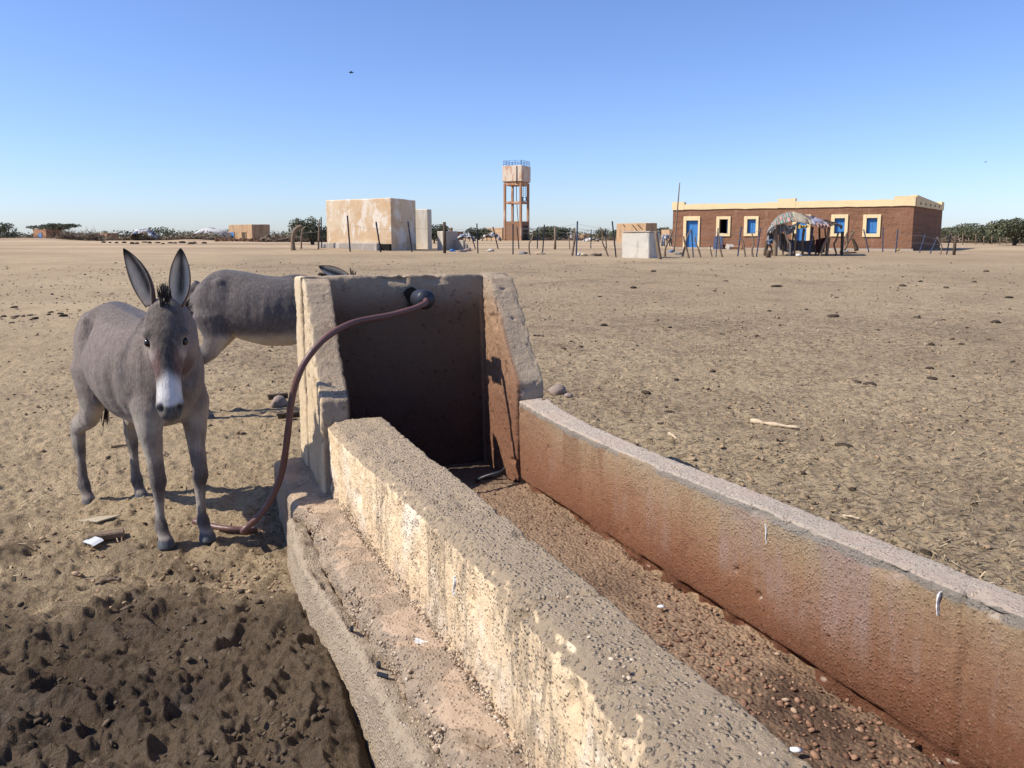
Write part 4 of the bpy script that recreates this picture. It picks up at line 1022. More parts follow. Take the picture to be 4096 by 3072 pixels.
# ------------------------------------------------------------------ things across the plain
def bear(px, D, py=245.0):
    """ground position at depth D in the direction of a point of the photograph"""
    x = (px - 512.0) / FPX; v = -(py - 337.37) / FPX
    return x * D / (math.cos(PITCH) + v * math.sin(PITCH)), D

def elev(py, D):
    v = -(py - 337.37) / FPX
    return EYE + D * (-math.sin(PITCH) + v * math.cos(PITCH)) / (math.cos(PITCH) + v * math.sin(PITCH))

def wall_grid(mb, a, b, z0, z1, holes, t, mi=0):
    """one wall from a to b with rectangular holes [(t0,t1,z0,z1)] cut through, thickness t towards the back"""
    a = Vector((a[0], a[1], 0)); b = Vector((b[0], b[1], 0)); L = (b - a).length; d = (b - a) / L; nb = Vector((-d.y, d.x, 0))
    ts = sorted({0, L, *[h[0] for h in holes], *[h[1] for h in holes]}); zs = sorted({z0, z1, *[h[2] for h in holes], *[h[3] for h in holes]})
    for i in range(len(ts) - 1):
        for j in range(len(zs) - 1):
            tm, zm = (ts[i] + ts[i + 1]) / 2, (zs[j] + zs[j + 1]) / 2
            if any(h[0] < tm < h[1] and h[2] < zm < h[3] for h in holes): continue
            f = [a + d * tt + Vector((0, 0, zz)) for tt, zz in ((ts[i], zs[j]), (ts[i + 1], zs[j]), (ts[i + 1], zs[j + 1]), (ts[i], zs[j + 1]))]
            mb.add(f, [(0, 1, 2, 3)], mi); mb.add([p + nb * t for p in f], [(3, 2, 1, 0)], mi)
    for h in holes:
        f = [a + d * tt + Vector((0, 0, zz)) for tt, zz in ((h[0], h[2]), (h[1], h[2]), (h[1], h[3]), (h[0], h[3]))]; k = [p + nb * t for p in f]
        mb.add(f + k, [(0, 1, 5, 4), (1, 2, 6, 5), (2, 3, 7, 6), (3, 0, 4, 7)], mi)
    return d, nb, L

def rough_box(name, quad, z0, z1, mat, parent, jit=0.03, seed=1, seg=0.7):
    """hand-built looking wall block: subdivided prism with uneven faces"""
    bm = bmesh.new(); n = len(quad)
    z1 = z1 if hasattr(z1, '__len__') else [z1] * n
    vb = [bm.verts.new((q[0], q[1], z0)) for q in quad]; vt = [bm.verts.new((q[0], q[1], z1[i])) for i, q in enumerate(quad)]
    bm.faces.new(vb[::-1]); bm.faces.new(vt)
    for i in range(n): bm.faces.new((vb[i], vb[(i + 1) % n], vt[(i + 1) % n], vt[i]))
    bmesh.ops.recalc_face_normals(bm, faces=bm.faces[:])
    bmesh.ops.bevel(bm, geom=bm.edges[:], offset=0.035, segments=1, affect='EDGES')
    bmesh.ops.subdivide_edges(bm, edges=[e for e in bm.edges if e.calc_length() > seg], cuts=5, use_grid_fill=True)
    for v in bm.verts:
        v.co += mnoise.noise_vector(v.co * 0.9 + Vector((seed, 0, 0))) * jit
    me = bpy.data.meshes.new(name); bm.to_mesh(me); bm.free(); me.materials.append(mat)
    o = bpy.data.objects.new(name, me); COL.objects.link(o)
    if parent: o.parent = parent
    return o

def rel(parent, o):
    """children were modelled in world metres: keep them there under a thing that stands elsewhere"""
    o.parent = parent; o.matrix_parent_inverse = Matrix.Translation(-Vector(parent.location)); return o

# ---- long mud-rendered building with cream trim
def school():
    A = Vector((11.05, 53.5)); B = Vector((23.7, 46.0)); Cc = Vector((29.7, 53.8)); Dd = A + (Cc - B)
    root = empty('mud_building', (17.4, 49.7, g(17.4, 49.7)), 0, 'long red brown mud building with cream parapet and blue shutters', 'building')
    d2 = (B - A); L = d2.length; d2 /= L; nout = Vector((d2.y, -d2.x))
    if nout.y > 0: nout = -nout
    def hit(px, py):
        r = Vector(((px - 512) / FPX, math.cos(PITCH) - (py - 337.37) / FPX * math.sin(PITCH), -math.sin(PITCH) - (py - 337.37) / FPX * math.cos(PITCH)))
        k = (A.x * nout.x + A.y * nout.y) / (r.x * nout.x + r.y * nout.y); p = r * k
        return (Vector((p.x, p.y)) - A).dot(d2), p.z + EYE
    zb = 0.25; ztop = hit(671, 209)[1]; ztr = hit(907, 204.3)[1]; zt = (ztop + ztr) / 2
    ops = [('door', (686.6, 698.4, 220.5, 248.6), (683.9, 700.5, 216.2, 248.6)), ('window', (719.8, 728.3, 219.3, 233.4), (716.8, 731, 216.4, 236.4)), ('window', (747.7, 756.2, 219.2, 233.6), (744.5, 759, 216.2, 236.2)),
           ('door', (797, 807.3, 218.4, 249.6), (793, 811.2, 214.6, 249.6)), ('window', (835, 845.2, 218.2, 233.6), (831.6, 848.6, 214.4, 236.5)), ('window', (867, 877.7, 218.0, 233.6), (863.6, 881.4, 214.4, 237.0))]
    holes = []; rects = []
    for k, o_, f_ in ops:
        t0, za = hit(o_[0], o_[3]); t1, z1 = hit(o_[1], o_[2]); t0 = hit(o_[0], o_[2])[0]
        u0 = hit(f_[0], f_[2])[0]; u1, v1 = hit(f_[1], f_[2]); v0 = hit(f_[0], f_[3])[1]
        if k == 'door': za = v0 = 0.62
        holes.append((t0, t1, za, z1)); rects.append((k, (t0, t1, za, z1), (u0, u1, v0, v1)))
    mb = MB(); wall_grid(mb, A, B, zb - .6, zt, holes, 0.38)
    rel(root, mb.build('front_wall', M['brown']))
    # the other walls and the roof slab stand clear of the front wall's back face
    A2 = A - nout * 0.385; B2 = B - nout * 0.385
    mb = MB()
    mb.prism([B2, Cc, Cc + (B2 - Cc).normalized() * .01 - d2 * .38, B2 - d2 * .38], zb - .7, zt)
    mb.prism([Cc - d2 * .39, Dd, Dd + (A - Dd).normalized() * .4, Cc - d2 * .39 + (A - Dd).normalized() * .4], zb - .6, zt)
    mb.prism([Dd + (A2 - Dd).normalized() * .41, A2, A2 + d2 * .38, Dd + d2 * .38 + (A2 - Dd).normalized() * .41], zb - .6, zt)
    mb.prism([A2 + d2 * .39, B2 - d2 * .39, Cc - d2 * .39, Dd + d2 * .39], zt - .35, zt - .15)
    rel(root, mb.build('side_wall', M['brown']))
    mb = MB(); mb.prism([A2 + d2 * 3, A2 + d2 * 3.2, Dd + d2 * 3.2, Dd + d2 * 3], 0, zt - .4); mb.prism([A2 + d2 * 6, A2 + d2 * 6.2, Dd + d2 * 6.2, Dd + d2 * 6], 0, zt - .4); rel(root, mb.build('inner_wall', M['dark']))
    def P(t, off): return A + d2 * t + nout * off
    # parapet: band proud of the wall, stepped up at both ends and above the second door
    mb = MB(); pt = [0, hit(684.5, 205)[0], hit(778, 203)[0], hit(795.6, 203)[0], hit(894, 200)[0], L + .06]
    zhi = [hit(675, 202)[1], hit(786, 198.6)[1], hit(900, 196.1)[1]]; zlo = hit(735, 203.2)[1]
    rnd = random.Random(4)
    def band(t0, t1, z1, th=.07):
        n = max(1, int((t1 - t0) / .5)); pts = [t0 + (t1 - t0) * i / n for i in range(n + 1)]
        zz = [z1 + rnd.uniform(-.02, .02) for _ in pts]; zb_ = [zt - .08 + rnd.uniform(-.02, .02) for _ in pts]
        V = []; F = []
        for i, t in enumerate(pts):
            for off, z in ((th, zb_[i]), (th, zz[i]), (-.36, zz[i]), (-.36, zt + .003)): q = P(t, off); V.append((q.x, q.y, z))
        for i in range(n):
            for k in range(4): F.append((i * 4 + k, i * 4 + (k + 1) % 4, i * 4 + 4 + (k + 1) % 4, i * 4 + 4 + k))
        F += [(3, 2, 1, 0), (n * 4, n * 4 + 1, n * 4 + 2, n * 4 + 3)]; mb.add(V, F)
    band(pt[0] - .06, pt[1], zhi[0]); band(pt[1] + .004, pt[2], zlo, .062); band(pt[2] + .004, pt[3], zhi[1]); band(pt[3] + .004, pt[4], zlo + .03, .062); band(pt[4] + .004, pt[5], zhi[2])
    s2 = (Cc - B).normalized(); so = Vector((s2.y, -s2.x))
    def S(t, off): return B + s2 * t + so * off
    sl = (Cc - B).length
    mb.prism([S(.40, .06), S(sl - .9, .06), S(sl - .9, -.3), S(.40, -.3)], zt - .10, [zlo + .28, zlo - .02, zlo - .02, zlo + .28]); mb.prism([S(sl - .896, .066), S(sl + .05, .066), S(sl + .05, -.3), S(sl - .896, -.3)], zt - .10, zlo + .16)
    rel(root, mb.build('parapet', M['trim']))
    # waterspout holes on the shaded side
    mb = MB()
    for t in (1.6, 3.2, 4.8, 6.4, 8.0): mb = MB(); q = S(t, .066); mb.box((q.x, q.y, zt + .10), (.13, .06, .12), math.atan2(s2.y, s2.x)); rel(root, mb.build('spout_hole', M['dark']))
    # plinth
    mb = MB(); mb.prism([P(-.05, .10), P(L * .32, .12), P(L * .62, .12), P(L + .1, .12), P(L + .1, .004), P(-.05, .004)], -.2, .64); rel(root, mb.build('plinth', M['grey']))
    for k, (t0, t1, z0, z1), (u0, u1, v0, v1) in rects:
        nm = 'door' if k == 'door' else 'window'
        mb = MB(); ang = math.atan2(d2.y, d2.x)
        if k == 'door': bars = [(u0, t0, v0, v1), (t1, u1, v0, v1), (t0, t1, z1, v1)]
        else: bars = [(u0, t0, v0, v1), (t1, u1, v0, v1), (t0, t1, z1, v1), (t0, t1, v0, z0)]
        for a, b, c, e in bars:
            q = P((a + b) / 2, .030); mb.box((q.x, q.y, (c + e) / 2), (b - a, .075, e - c), ang)
        frame = mb.build(nm, M['trim'], None, False, .012); rel(root, frame)
        idx = rects.index((k, (t0, t1, z0, z1), (u0, u1, v0, v1)))
        if idx == 1:
            mb = MB(); q = P(t1 - .05, -.22); mb.box((q.x, q.y, (z0 + z1) / 2), (.05, .5, z1 - z0 - .04), ang); sh = mb.build('open_shutter', M['navy'])
        else:
            mb = MB(); q = P((t0 + t1) / 2, -.13); mb.box((q.x, q.y, (z0 + z1) / 2), (t1 - t0 - .02, .04, z1 - z0 - .02), ang)
            for f in ((.5,) if k == 'door' else (.5,)):
                q2 = P(t0 + (t1 - t0) * f, -.105); mb.box((q2.x, q2.y, (z0 + z1) / 2), (.025, .02, z1 - z0 - .05), ang)
            for f in (.12, .88): q2 = P((t0 + t1) / 2, -.104); mb.box((q2.x, q2.y, z0 + (z1 - z0) * f), (t1 - t0 - .08, .022, .05), ang)
            sh = mb.build('shutter' if k == 'window' else 'door_leaf', M['blue'])
        sh.parent = frame; sh.matrix_parent_inverse = frame.matrix_world.inverted() @ Matrix.Identity(4)
        sh.matrix_parent_inverse = Matrix.Identity(4)
    # blue panel leaning under the open window
    t = hit(720.5, 240)[0]; q = P(t, .75); qz = g(q.x, q.y)
    pn = empty('blue_panel', (q.x, q.y, qz), math.atan2(d2.y, d2.x), 'dark blue two pane panel leaning on the wall below the open window', 'panel')
    tl = Matrix.Rotation(R(-20), 3, 'X')
    mb = MB(); mb.box((0, .2, .42), (.56, .05, .9), 0, 0, tl); mb.build('frame', M['navy'], pn)
    for z in (.22, .62): mb = MB(); mb.box((0, .2 + (z - .42) * .364 - .03, .42 + (z - .42) * .94), (.44, .02, .32), 0, 0, tl); mb.build('pane', M['bluepost'], pn)
    mb = MB(); mb.tube([(.24, .25, .8), (.34, .60, .02)], .02, 5); mb.tube([(-.24, .25, .8), (-.14, .60, .02)], .02, 5); mb.build('prop', M['darkwood'], pn)
    # rubble of slabs beside it
    t = hit(734, 244)[0]
    for i, (dt, off, s, rz, tx) in enumerate([(0, .9, (.5, .4, .3), .4, .5), (.45, .8, (.6, .35, .22), -.2, .2), (.75, 1.1, (.3, .3, .2), .9, -.3)]):
        q = P(t + dt, off); mb = MB(); mb.box((0, 0, s[2] * .45), s, rz, 0, Matrix.Rotation(tx, 3, 'X')); o = mb.build('mud_block', M['mudred'] if i else M['grey'], None, False, .03); o.location = (q.x, q.y, g(q.x, q.y))
        tag(o, ['grey slab tipped up beside the blue leaning panel', 'broken reddish mud block lying right of the tipped slab', 'small mud block at the right end of the rubble under the shutters'][i], 'block')
school()

# ---- cream reservoir block, slab wall and little tank house
def reservoir():
    rt = empty('water_reservoir', (-9.2, 47, g(-9.2, 47)), 0, 'big cream limewashed concrete reservoir block with orange stains', 'reservoir')
    c = Vector((-7.13, 46.0)); a = c + Vector((-.92, .39)) * 4.66; b = c + Vector((.39, .92)) * 2.9; e = a + (b - c)
    rel(rt, rough_box('tank_body', [a, c, b, e], .1, [3.56, 3.63, 3.60, 3.55], M['cream'], None, .02, 3))
    d = (c - a).normalized(); n = Vector((-d.y, d.x)); n = n if n.y < 0 else -n
    mb = MB(); mb.prism([a + d * (-.25) + n * .55, a + d * 3.95 + n * .5, a + d * 3.95 + n * .02, a - d * .25 + n * .02], .2, .985); rel(rt, mb.build('apron_slab', M['grey'], None, False, .03))
    mb = MB(); mb.prism([a + d * 3.97 + n * .3, c + n * .22 - d * .02, c + n * .02 - d * .02, a + d * 3.97 + n * .02], .2, .93); rel(rt, mb.build('recess', M['dark']))
    # pale wall slab standing behind
    x0, y0 = bear(394, 52); x1, y1 = bear(428.2, 51.2); dv = Vector((x1 - x0, y1 - y0)).normalized(); nv = Vector((-dv.y, dv.x))
    w = rough_box('slab_wall', [(x0, y0), (x1, y1), Vector((x1, y1)) + nv * .62, Vector((x0, y0)) + nv * .62], .25, elev(209.3, 51.5), M['pale'], None, .015, 5)
    tag(w, 'narrow pale tall wall right behind the cream reservoir block', 'wall')
    # small block with steps
    x0, y0 = bear(437, 47.6); xc, yc = bear(443.3, 47.0); x1, y1 = bear(458, 48.4)
    t = empty('pump_house', (xc, yc, g(xc, yc)), 0, 'small low cement block with steps right of the wooden post', 'pump house')
    e = (x0 + x1 - xc, y0 + y1 - yc)
    rel(t, rough_box('wall', [(x0, y0), (xc, yc), (x1, y1), e], .2, elev(231, 47), M['grey'], None, .015, 7))
    q = bear(451.5, 48.2); mb = MB(); mb.tube([(q[0], q[1], elev(231.3, 48) - .02), (q[0], q[1], elev(227.6, 48))], .085, 8); rel(t, mb.build('chimney_stub', M['brown']))
    for i, (p, h) in enumerate(((459.6, .62), (462.6, .36), (465.3, .16))):
        q = bear(p, 47.9); mb = MB(); mb.box((q[0], q[1], g(*q) + h / 2 - .1), (.19, .8, h + .2), .9); rel(t, mb.build('step', M['grey'], None, False, .02))
reservoir()

def water_tower():
    D = 112; x, y = bear(516.5, D); zg = .70; th = R(-25.7)
    rt = empty('water_tower', (x, y, zg), th, 'tall concrete water tower with square tank, blue railing and open legs', 'water tower')
    k = D / FPX
    zr = elev(221.5, D) - zg; zm = elev(202.8, D) - zg; zt0 = elev(182, D) - zg; zt1 = elev(166.4, D) - zg; zrail = elev(161.3, D) - zg
    a = 1.25
    legs = [(-a, -a), (a, -a), (a, a), (-a, a)]
    for lx, ly in legs: mb = MB(); mb.box((lx, ly, (zt0 - .2) / 2), (.32, .32, zt0 - .2)); mb.build('leg', M['tankleg'], rt, False, .03)
    for z, h in ((zm, .32), (zt0 - .34, .42)):
        for s in (-1, 1):
            mb = MB(); mb.box((0, a * s, z), (2 * a - .33, .26, h)); mb.build('beam', M['tankleg'], rt, False, .02)
            mb = MB(); mb.box((a * s, 0, z), (.26, 2 * a - .33, h)); mb.build('beam', M['tankleg'], rt, False, .02)
    mb = MB(); mb.box((0, 0, (zt0 + zt1) / 2), (3.05, 3.05, zt1 - zt0)); mb.build('tank', M['tank'], rt, False, .04)
    mb = MB(); mb.box((0, 0, zt0 - .055), (2.85, 2.85, .1)); mb.build('tank_floor', M['tankleg'], rt)
    mb = MB()
    for s in (-1, 1):
        mb.box((0, a * s, zr / 2), (2 * a - .33, .18, zr)); mb.box((a * s, 0, zr / 2), (.18, 2 * a - .33, zr))
    mb.build('base_room', M['mudred'], rt)
    mb = MB(); mb.box((a + .1, .1, zr * .42), (.04, 1.7, zr * .75)); mb.build('room_door', M['darkwood'], rt)
    # railing
    h = zrail - zt1; r = 1.4
    for i in range(4):
        p, q = [(-r, -r), (r, -r), (r, r), (-r, r)][i], [(r, -r), (r, r), (-r, r), (-r, -r)][i]
        mb = MB()
        for f in (.02, .34, .66, .98): xx = p[0] + (q[0] - p[0]) * f; yy = p[1] + (q[1] - p[1]) * f; mb.box((xx, yy, zt1 + h / 2), (.05, .05, h))
        for zz in (1, .66, .33): mb.tube([(p[0], p[1], zt1 + h * zz), (q[0], q[1], zt1 + h * zz)], .025, 4)
        mb.build('railing', M['skyblue'], rt)
    # ladder with cage foot, overflow pipes
    mb = MB(); lx, ly = .55, a + .3
    zb_ = elev(197, D) - zg
    for s in (-.22, .22): mb.box((lx + s, ly, (zb_ + zt1) / 2), (.05, .05, zt1 - zb_))
    n = 14
    for i in range(n): mb.box((lx, ly, zb_ + (zt1 - zb_) * i / n), (.44, .04, .05))
    mb.box((lx, ly, zb_ - .5), (.62, .5, .06)); mb.box((lx - .3, ly, zb_ - .2), (.04, .5, .6)); mb.box((lx + .3, ly, zb_ - .2), (.04, .5, .6)); mb.build('ladder', M['skyblue'], rt)
    mb = MB(); mb.tube([(.75, -1.56, zt1 - .1), (.75, -1.6, zt0), (.55, -1.2, zt0 - .6), (.3, -.6, zm + .2), (.45, -.4, zr)], .055, 6); mb.build('overflow_pipe', M['darkwood'], rt)
    mb = MB(); mb.tube([(-.65, .3, zt0), (-.65, .3, zr)], .05, 6); mb.build('riser_pipe', M['bluepost'], rt)
water_tower()

def mud_house(name, px, D, py, label, mat, doors=(), cat='house', seed=1, extra=None):
    """px = left, corner, right; py = top(s), D at the corner"""
    c = Vector(bear(px[1], D)); a = Vector(bear(px[0], D * 1.05)); dl = (a - c); n = Vector((-dl.y, dl.x)).normalized(); n = n if n.y > 0 else -n
    # depth so that the right edge falls on its bearing
    L = 1.0
    for _ in range(60):
        q = c + n * L; p = 512 + (q.x / q.y) * FPX * 1.0
        if bear(px[2], q.y)[0] > q.x: L += .12
        else: break
    L = min(L, 7); b = c + n * L
    if L >= 7: b = Vector(bear(px[2], D * 1.07))
    e = a + (b - c); z = g(c.x, c.y); zt = elev(py, D)
    rt = empty(name, (c.x, c.y, z), 0, label, cat)
    rel(rt, rough_box('wall', [a, c, b, e], z - .8, zt, mat, None, .03, seed))
    d = (c - a).normalized(); nf = -n
    for (p0, p1, pt, m) in doors:
        f0 = (p0 - px[0]) / (px[1] - px[0]); f1 = (p1 - px[0]) / (px[1] - px[0]); q = a + (c - a) * ((f0 + f1) / 2) + nf * .05; w = (c - a).length * (f1 - f0); zt_ = elev(pt, D)
        mb = MB(); mb.box((q.x, q.y, (z + zt_) / 2), (w, .08, zt_ - z), math.atan2(d.y, d.x)); rel(rt, mb.build('door', m))
        mb = MB(); ww = w + .2
        for s in (-1, 1): qq = q + d * s * (w / 2 + .06); mb.box((qq.x, qq.y, (z + zt_) / 2), (.11, .11, zt_ - z), math.atan2(d.y, d.x))
        mb.box((q.x, q.y, zt_ + .06), (w + .22, .11, .11), math.atan2(d.y, d.x)); rel(rt, mb.build('door_frame', mat))
    return rt
mud_house('mud_house', (229.4, 252.6, 270), 118, 224.3, 'flat roofed tan mud house with a bright blue door', M['mud'], [(231.4, 235, 232.2, M['blue']), (243, 246.8, 232.2, M['darkwood'])], seed=2)
mud_house('mud_house', (34, 47, 63), 142, 228.6, 'low brown mud house behind the spreading acacia at far left', M['mudred'], [(40, 43, 233.2, M['blue'])], seed=4)
mud_house('mud_house', (92, 107.5, 118.4), 128, 233.0, 'low reddish mud house behind the dark brush fence', M['mudred'], [(102.5, 104.5, 236, M['tarp'])], seed=6)
h4 = mud_house('mud_house', (616.2, 645.5, 656.6), 88, 222.9, 'tan flat roofed mud house behind the whitewashed box', M['mud'], seed=8)
def brackets():
    D = 86.6
    for (p0, y0, p1, y1) in ((622.8, 224.5, 625.2, 227.4), (632, 224.8, 637, 231), (637, 224.6, 642.5, 229.8), (637.5, 231, 642, 232.3)):
        q0 = bear(p0, D); q1 = bear(p1, D); mb = MB(); mb.tube([(*q0, elev(y0, D)), (*q1, elev(y1, D))], .05, 5); rel(h4, mb.build('wall_bracket', M['darkwood']))
brackets()
mud_house('mud_house', (671 - 10, 669, 672), 95, 229.5, 'low mud wall corner just left of the long brown building', M['mud'], seed=9)
mud_house('ruined_wall', (484.4, 502, 506), 132, 227.6, 'tan mud wall just left of the water tower base', M['mud'], cat='wall', seed=10)
mud_house('mud_house', (445, 456, 463), 120, 231.5, 'dull mud house partly hidden behind the small cement block', M['mudred'], seed=11)
mud_house('mud_hut', (563, 571, 578), 122, 235.4, 'small grey mud hut beyond the fence right of the tower', M['grey'], seed=12)
mud_house('mud_hut', (577, 584, 588), 126, 233.6, 'small brown mud hut among the bushes beyond the fence', M['mud'], seed=13)
# low rows of drying mud bricks in front of the blue-doored house
def brick_rows():
    rnd = random.Random(3)
    rt = empty('brick_stack', (*bear(236, 87), g(*bear(236, 87))), 0, 'long low rows of drying mud bricks before the blue doored house', 'bricks')
    for row, (p0, p1, D, h) in enumerate(((216, 256, 92, .42), (222, 262, 86, .3))):
        n = 34
        for i in range(n):
            p = p0 + (p1 - p0) * i / n; x, y = bear(p, D + rnd.uniform(-.3, .3)); hh = h * rnd.uniform(.7, 1.15)
            if rnd.random() < .12: continue
            mb = MB(); mb.box((x, y, g(x, y) + hh / 2 - .05), (.13 * D / 87 * (p1 - p0) / 40 * 1.0, .4, hh + .1), rnd.uniform(-.1, .1)); rel(rt, mb.build('brick', M['mudred']))
brick_rows()

# ---- whitewashed box leaning a little
def white_box():
    D = 35.6; rt = empty('concrete_box', (*bear(640, D), g(*bear(640, D))), 0, 'flaking whitewashed concrete box tilted behind crooked stakes', 'box')
    a = bear(621.8, D + .85); c = bear(649.2, D); b = bear(660.4, D + .55); e = (a[0] + b[0] - c[0], a[1] + b[1] - c[1])
    o = rough_box('box_wall', [a, c, b, e], 0.05, [elev(232.6, D), elev(232.3, D), elev(232.4, D + .5), elev(232.6, D + .5)], M['boxw'], None, .02, 15); rel(rt, o)
    mb = MB(); z = elev(232.2, D); t = .1
    rel(rt, rough_box('lid_slab', [(a[0] - .02, a[1] - .04), (c[0] + .02, c[1] - .04), (b[0] + .03, b[1]), e], z - .005, z + .05, M['grey'], None, .01, 17))
white_box()

# ---- stakes, posts and wires
SEGS = {}
def post_line(name, label, posts, wires, D0=None):
    rt = None
    for (kind, pts, D, w) in posts:
        base = bear(pts[-1][0], D)
        if rt is None: rt = empty(name, (base[0], base[1], g(*base)), 0, label, 'fence')
        mat, nm, n = {'s': ('post', 'steel_post', 5), 'b': ('bluepost', 'steel_post', 5), 'w': ('wood', 'wooden_stake', 7), 'd': ('darkwood', 'wooden_post', 7)}[kind]
        P = []
        for (p, yy) in pts[:-1]: q = bear(p, D); P.append((q[0], q[1], elev(yy, D)))
        P.append((base[0], base[1], g(*base) - .15))
        mb = MB(); r = w * D / FPX / 2
        if len(P) > 2 or kind == 'w':
            Q = catmull(P, 4) if len(P) > 2 else [P[0], tuple((Vector(P[0]) + Vector(P[1])) / 2 + Vector((.02, 0, 0))), P[1]]
            rnd = random.Random(int(pts[0][0] * 10)); mb.tube(Q, [r * (.75 + .5 * i / len(Q)) * rnd.uniform(.85, 1.15) for i in range(len(Q))], n)
        else: mb.tube(P, r, n)
        rel(rt, mb.build(nm, M[mat], None, kind in 'wd'))
    for (w, sag, D) in wires:
        P = [(*bear(p, D), elev(yy, D)) for p, yy in w]; Q = []
        for i in range(len(P) - 1):
            for k in range(6): t = k / 6; v = Vector(P[i]).lerp(Vector(P[i + 1]), t); v.z -= sag * 4 * t * (1 - t); Q.append(v)
        Q.append(P[-1]); mb = MB(); mb.tube(Q, .0065, 3); rel(rt, mb.build('wire', M['wire']))
    return rt

# base rows follow the photograph: front row at 38-44 m, back row at 52-60 m
post_line('wire_fence', 'wire fence of leaning black steel posts before the cream reservoir', [
    ('s', [(348.2, 215.5), (350.2, 246)], 44.3, 1.6), ('s', [(376.6, 221.8), (381, 250.6)], 43.5, 1.7), ('s', [(408.3, 221.4), (412.2, 249.4)], 43.8, 1.5),
    ('d', [(444.6, 222), (444.6, 252.4)], 42.0, 3.1), ('s', [(477, 223.5), (478, 252.8)], 41.6, 1.3), ('s', [(513, 224), (513, 254)], 40.2, 1.4),
    ('w', [(532.8, 230.6), (532.4, 238), (529, 244), (530, 255)], 39.8, 1.6), ('s', [(544.4, 224.6), (542.4, 253.4)], 41.0, 1.3), ('w', [(574.2, 227.5), (574.6, 238), (571.8, 255.6)], 38.8, 2.2), ('b', [(577.2, 221.2), (576.3, 255.6)], 38.6, 1.6),
    ('w', [(599.6, 227), (602.2, 234), (602.6, 243), (606, 250), (609.3, 257.2)], 37.8, 1.5), ('s', [(611.8, 221.2), (616.6, 258)], 36.8, 1.5)],
    [([(477, 228), (513, 227), (544.4, 228), (577.2, 223.6), (611.8, 229)], .06, 40.2), ([(348, 224), (376.8, 229), (408.4, 228), (444.6, 228), (477, 230)], .04, 43.2), ([(577, 228), (600, 230.6), (612, 233)], .05, 38)])
post_line('wire_fence', 'farther wire fence with leaning posts beyond the open yard', [
    ('s', [(469, 228.5), (476.2, 247)], 52, 1.1), ('s', [(493, 226.8), (498.6, 247)], 52.2, 1.2), ('s', [(517, 226.6), (519.2, 247)], 52.2, 1.1), ('s', [(537.6, 227.4), (537.3, 247)], 52, 1.1), ('w', [(554.8, 227.2), (555, 247.8)], 50, 2.6),
    ('w', [(567, 233), (569, 240), (570, 248)], 50.5, 1.0), ('s', [(591, 229.4), (590.8, 246.2)], 53.5, 1.0), ('s', [(604.8, 228.3), (606.8, 246)], 53.5, 1.1)],
    [([(493, 229), (517, 228.4), (537.6, 229), (554.8, 228.6), (567, 228), (591, 230), (604.8, 229.2)], .05, 52), ([(469, 231), (493, 232), (517, 232.2), (537.6, 232.6), (555, 232), (591, 233.5)], .05, 52.1)])
post_line('stake_fence', 'row of crooked grey stakes and blue posts before the brown building', [
    ('w', [(655.5, 231), (657.4, 243), (661, 260.8)], 34.8, 4.0), ('w', [(672, 231), (670, 237.5), (665.6, 248), (665, 256)], 37.4, 2.0),
    ('w', [(683.4, 236), (684.6, 243), (687.5, 251), (689.8, 258.6)], 35.8, 1.9), ('w', [(690.4, 230), (686.5, 238), (685, 246), (682, 255.4)], 37.6, 1.8), ('b', [(690.8, 229.6), (694, 257)], 36.6, 1.3), ('w', [(694.6, 236), (696, 243), (699, 250), (702, 257)], 36.6, 1.6),
    ('w', [(710, 243.6), (710.8, 250), (713.2, 256.2)], 37.2, 1.3), ('b', [(717.6, 228), (716.2, 256.4)], 37, 1.1), ('w', [(718.2, 233), (719.4, 245), (721, 251), (723.6, 256.6)], 37, 1.7), ('b', [(740.6, 227), (738, 255.2)], 38, 1.5), ('w', [(739.8, 238), (743, 242), (746.4, 256.6)], 37.2, 1.5),
    ('w', [(751.5, 233), (753.6, 243), (752.2, 250), (754, 256.6)], 37.2, 2.0), ('b', [(760, 228), (756.6, 256)], 37.4, 1.3)],
    [([(655.5, 234), (690.6, 233), (717.6, 232), (740.6, 233), (760, 230)], .07, 36.6), ([(690.8, 240), (717.4, 241), (740, 240), (759, 237)], .05, 36.8)])
post_line('wire_fence', 'blue grey steel posts standing along the right end of the brown building', [
    ('b', [(862.7, 229.4), (870, 250.8)], 43.4, 1.2), ('b', [(882, 227), (883.2, 250.4)], 43.6, 1.2), ('b', [(897, 229), (896, 250.9)], 43, 1.3), ('b', [(924.6, 234), (919.4, 249.6)], 42.6, 1.1), ('b', [(937, 237), (929.6, 253)], 41.2, 1.2),
    ('w', [(936.5, 237), (942, 247), (940.2, 254.6)], 40, 1.3), ('s', [(949.6, 234.5), (947, 254.4)], 40.2, 1.3), ('d', [(955, 234.8), (954.6, 255.2)], 39.6, 2.9)],
    [([(897, 232), (924.6, 236), (937, 238.5), (949.5, 236), (955, 236)], .05, 41.2), ([(883, 240), (897, 241), (924, 243), (949, 244)], .04, 41.6)])
post_line('stake_fence', 'thick forked and crooked wooden stakes left of the cream reservoir', [
    ('w', [(302.6, 226.2), (297.2, 228.6), (293.4, 237), (293, 248.4)], 46, 4.2), ('w', [(306.4, 226.6), (302.4, 232), (301, 247.4)], 47, 1.6), ('w', [(320.6, 219), (319.4, 232), (318.2, 247.7)], 46.2, 1.7), ('s', [(322, 217), (321.6, 246.2)], 46.8, 1.3), ('s', [(328.3, 222), (327.2, 243)], 52, 1.1)],
    [([(301, 233), (320, 231), (328, 228)], .05, 46.8)])
# right-hand far stakes in front of the trees
post_line('stake_fence', 'far line of bare stakes before the trees at right', [('w', [(p, yt), (p + .6, 242.5)], 72, .9) for p, yt in ((962, 233.5), (975, 234), (983, 236), (991, 233), (999, 235.5), (1006, 234.5), (1013, 236), (1019, 233))], [])

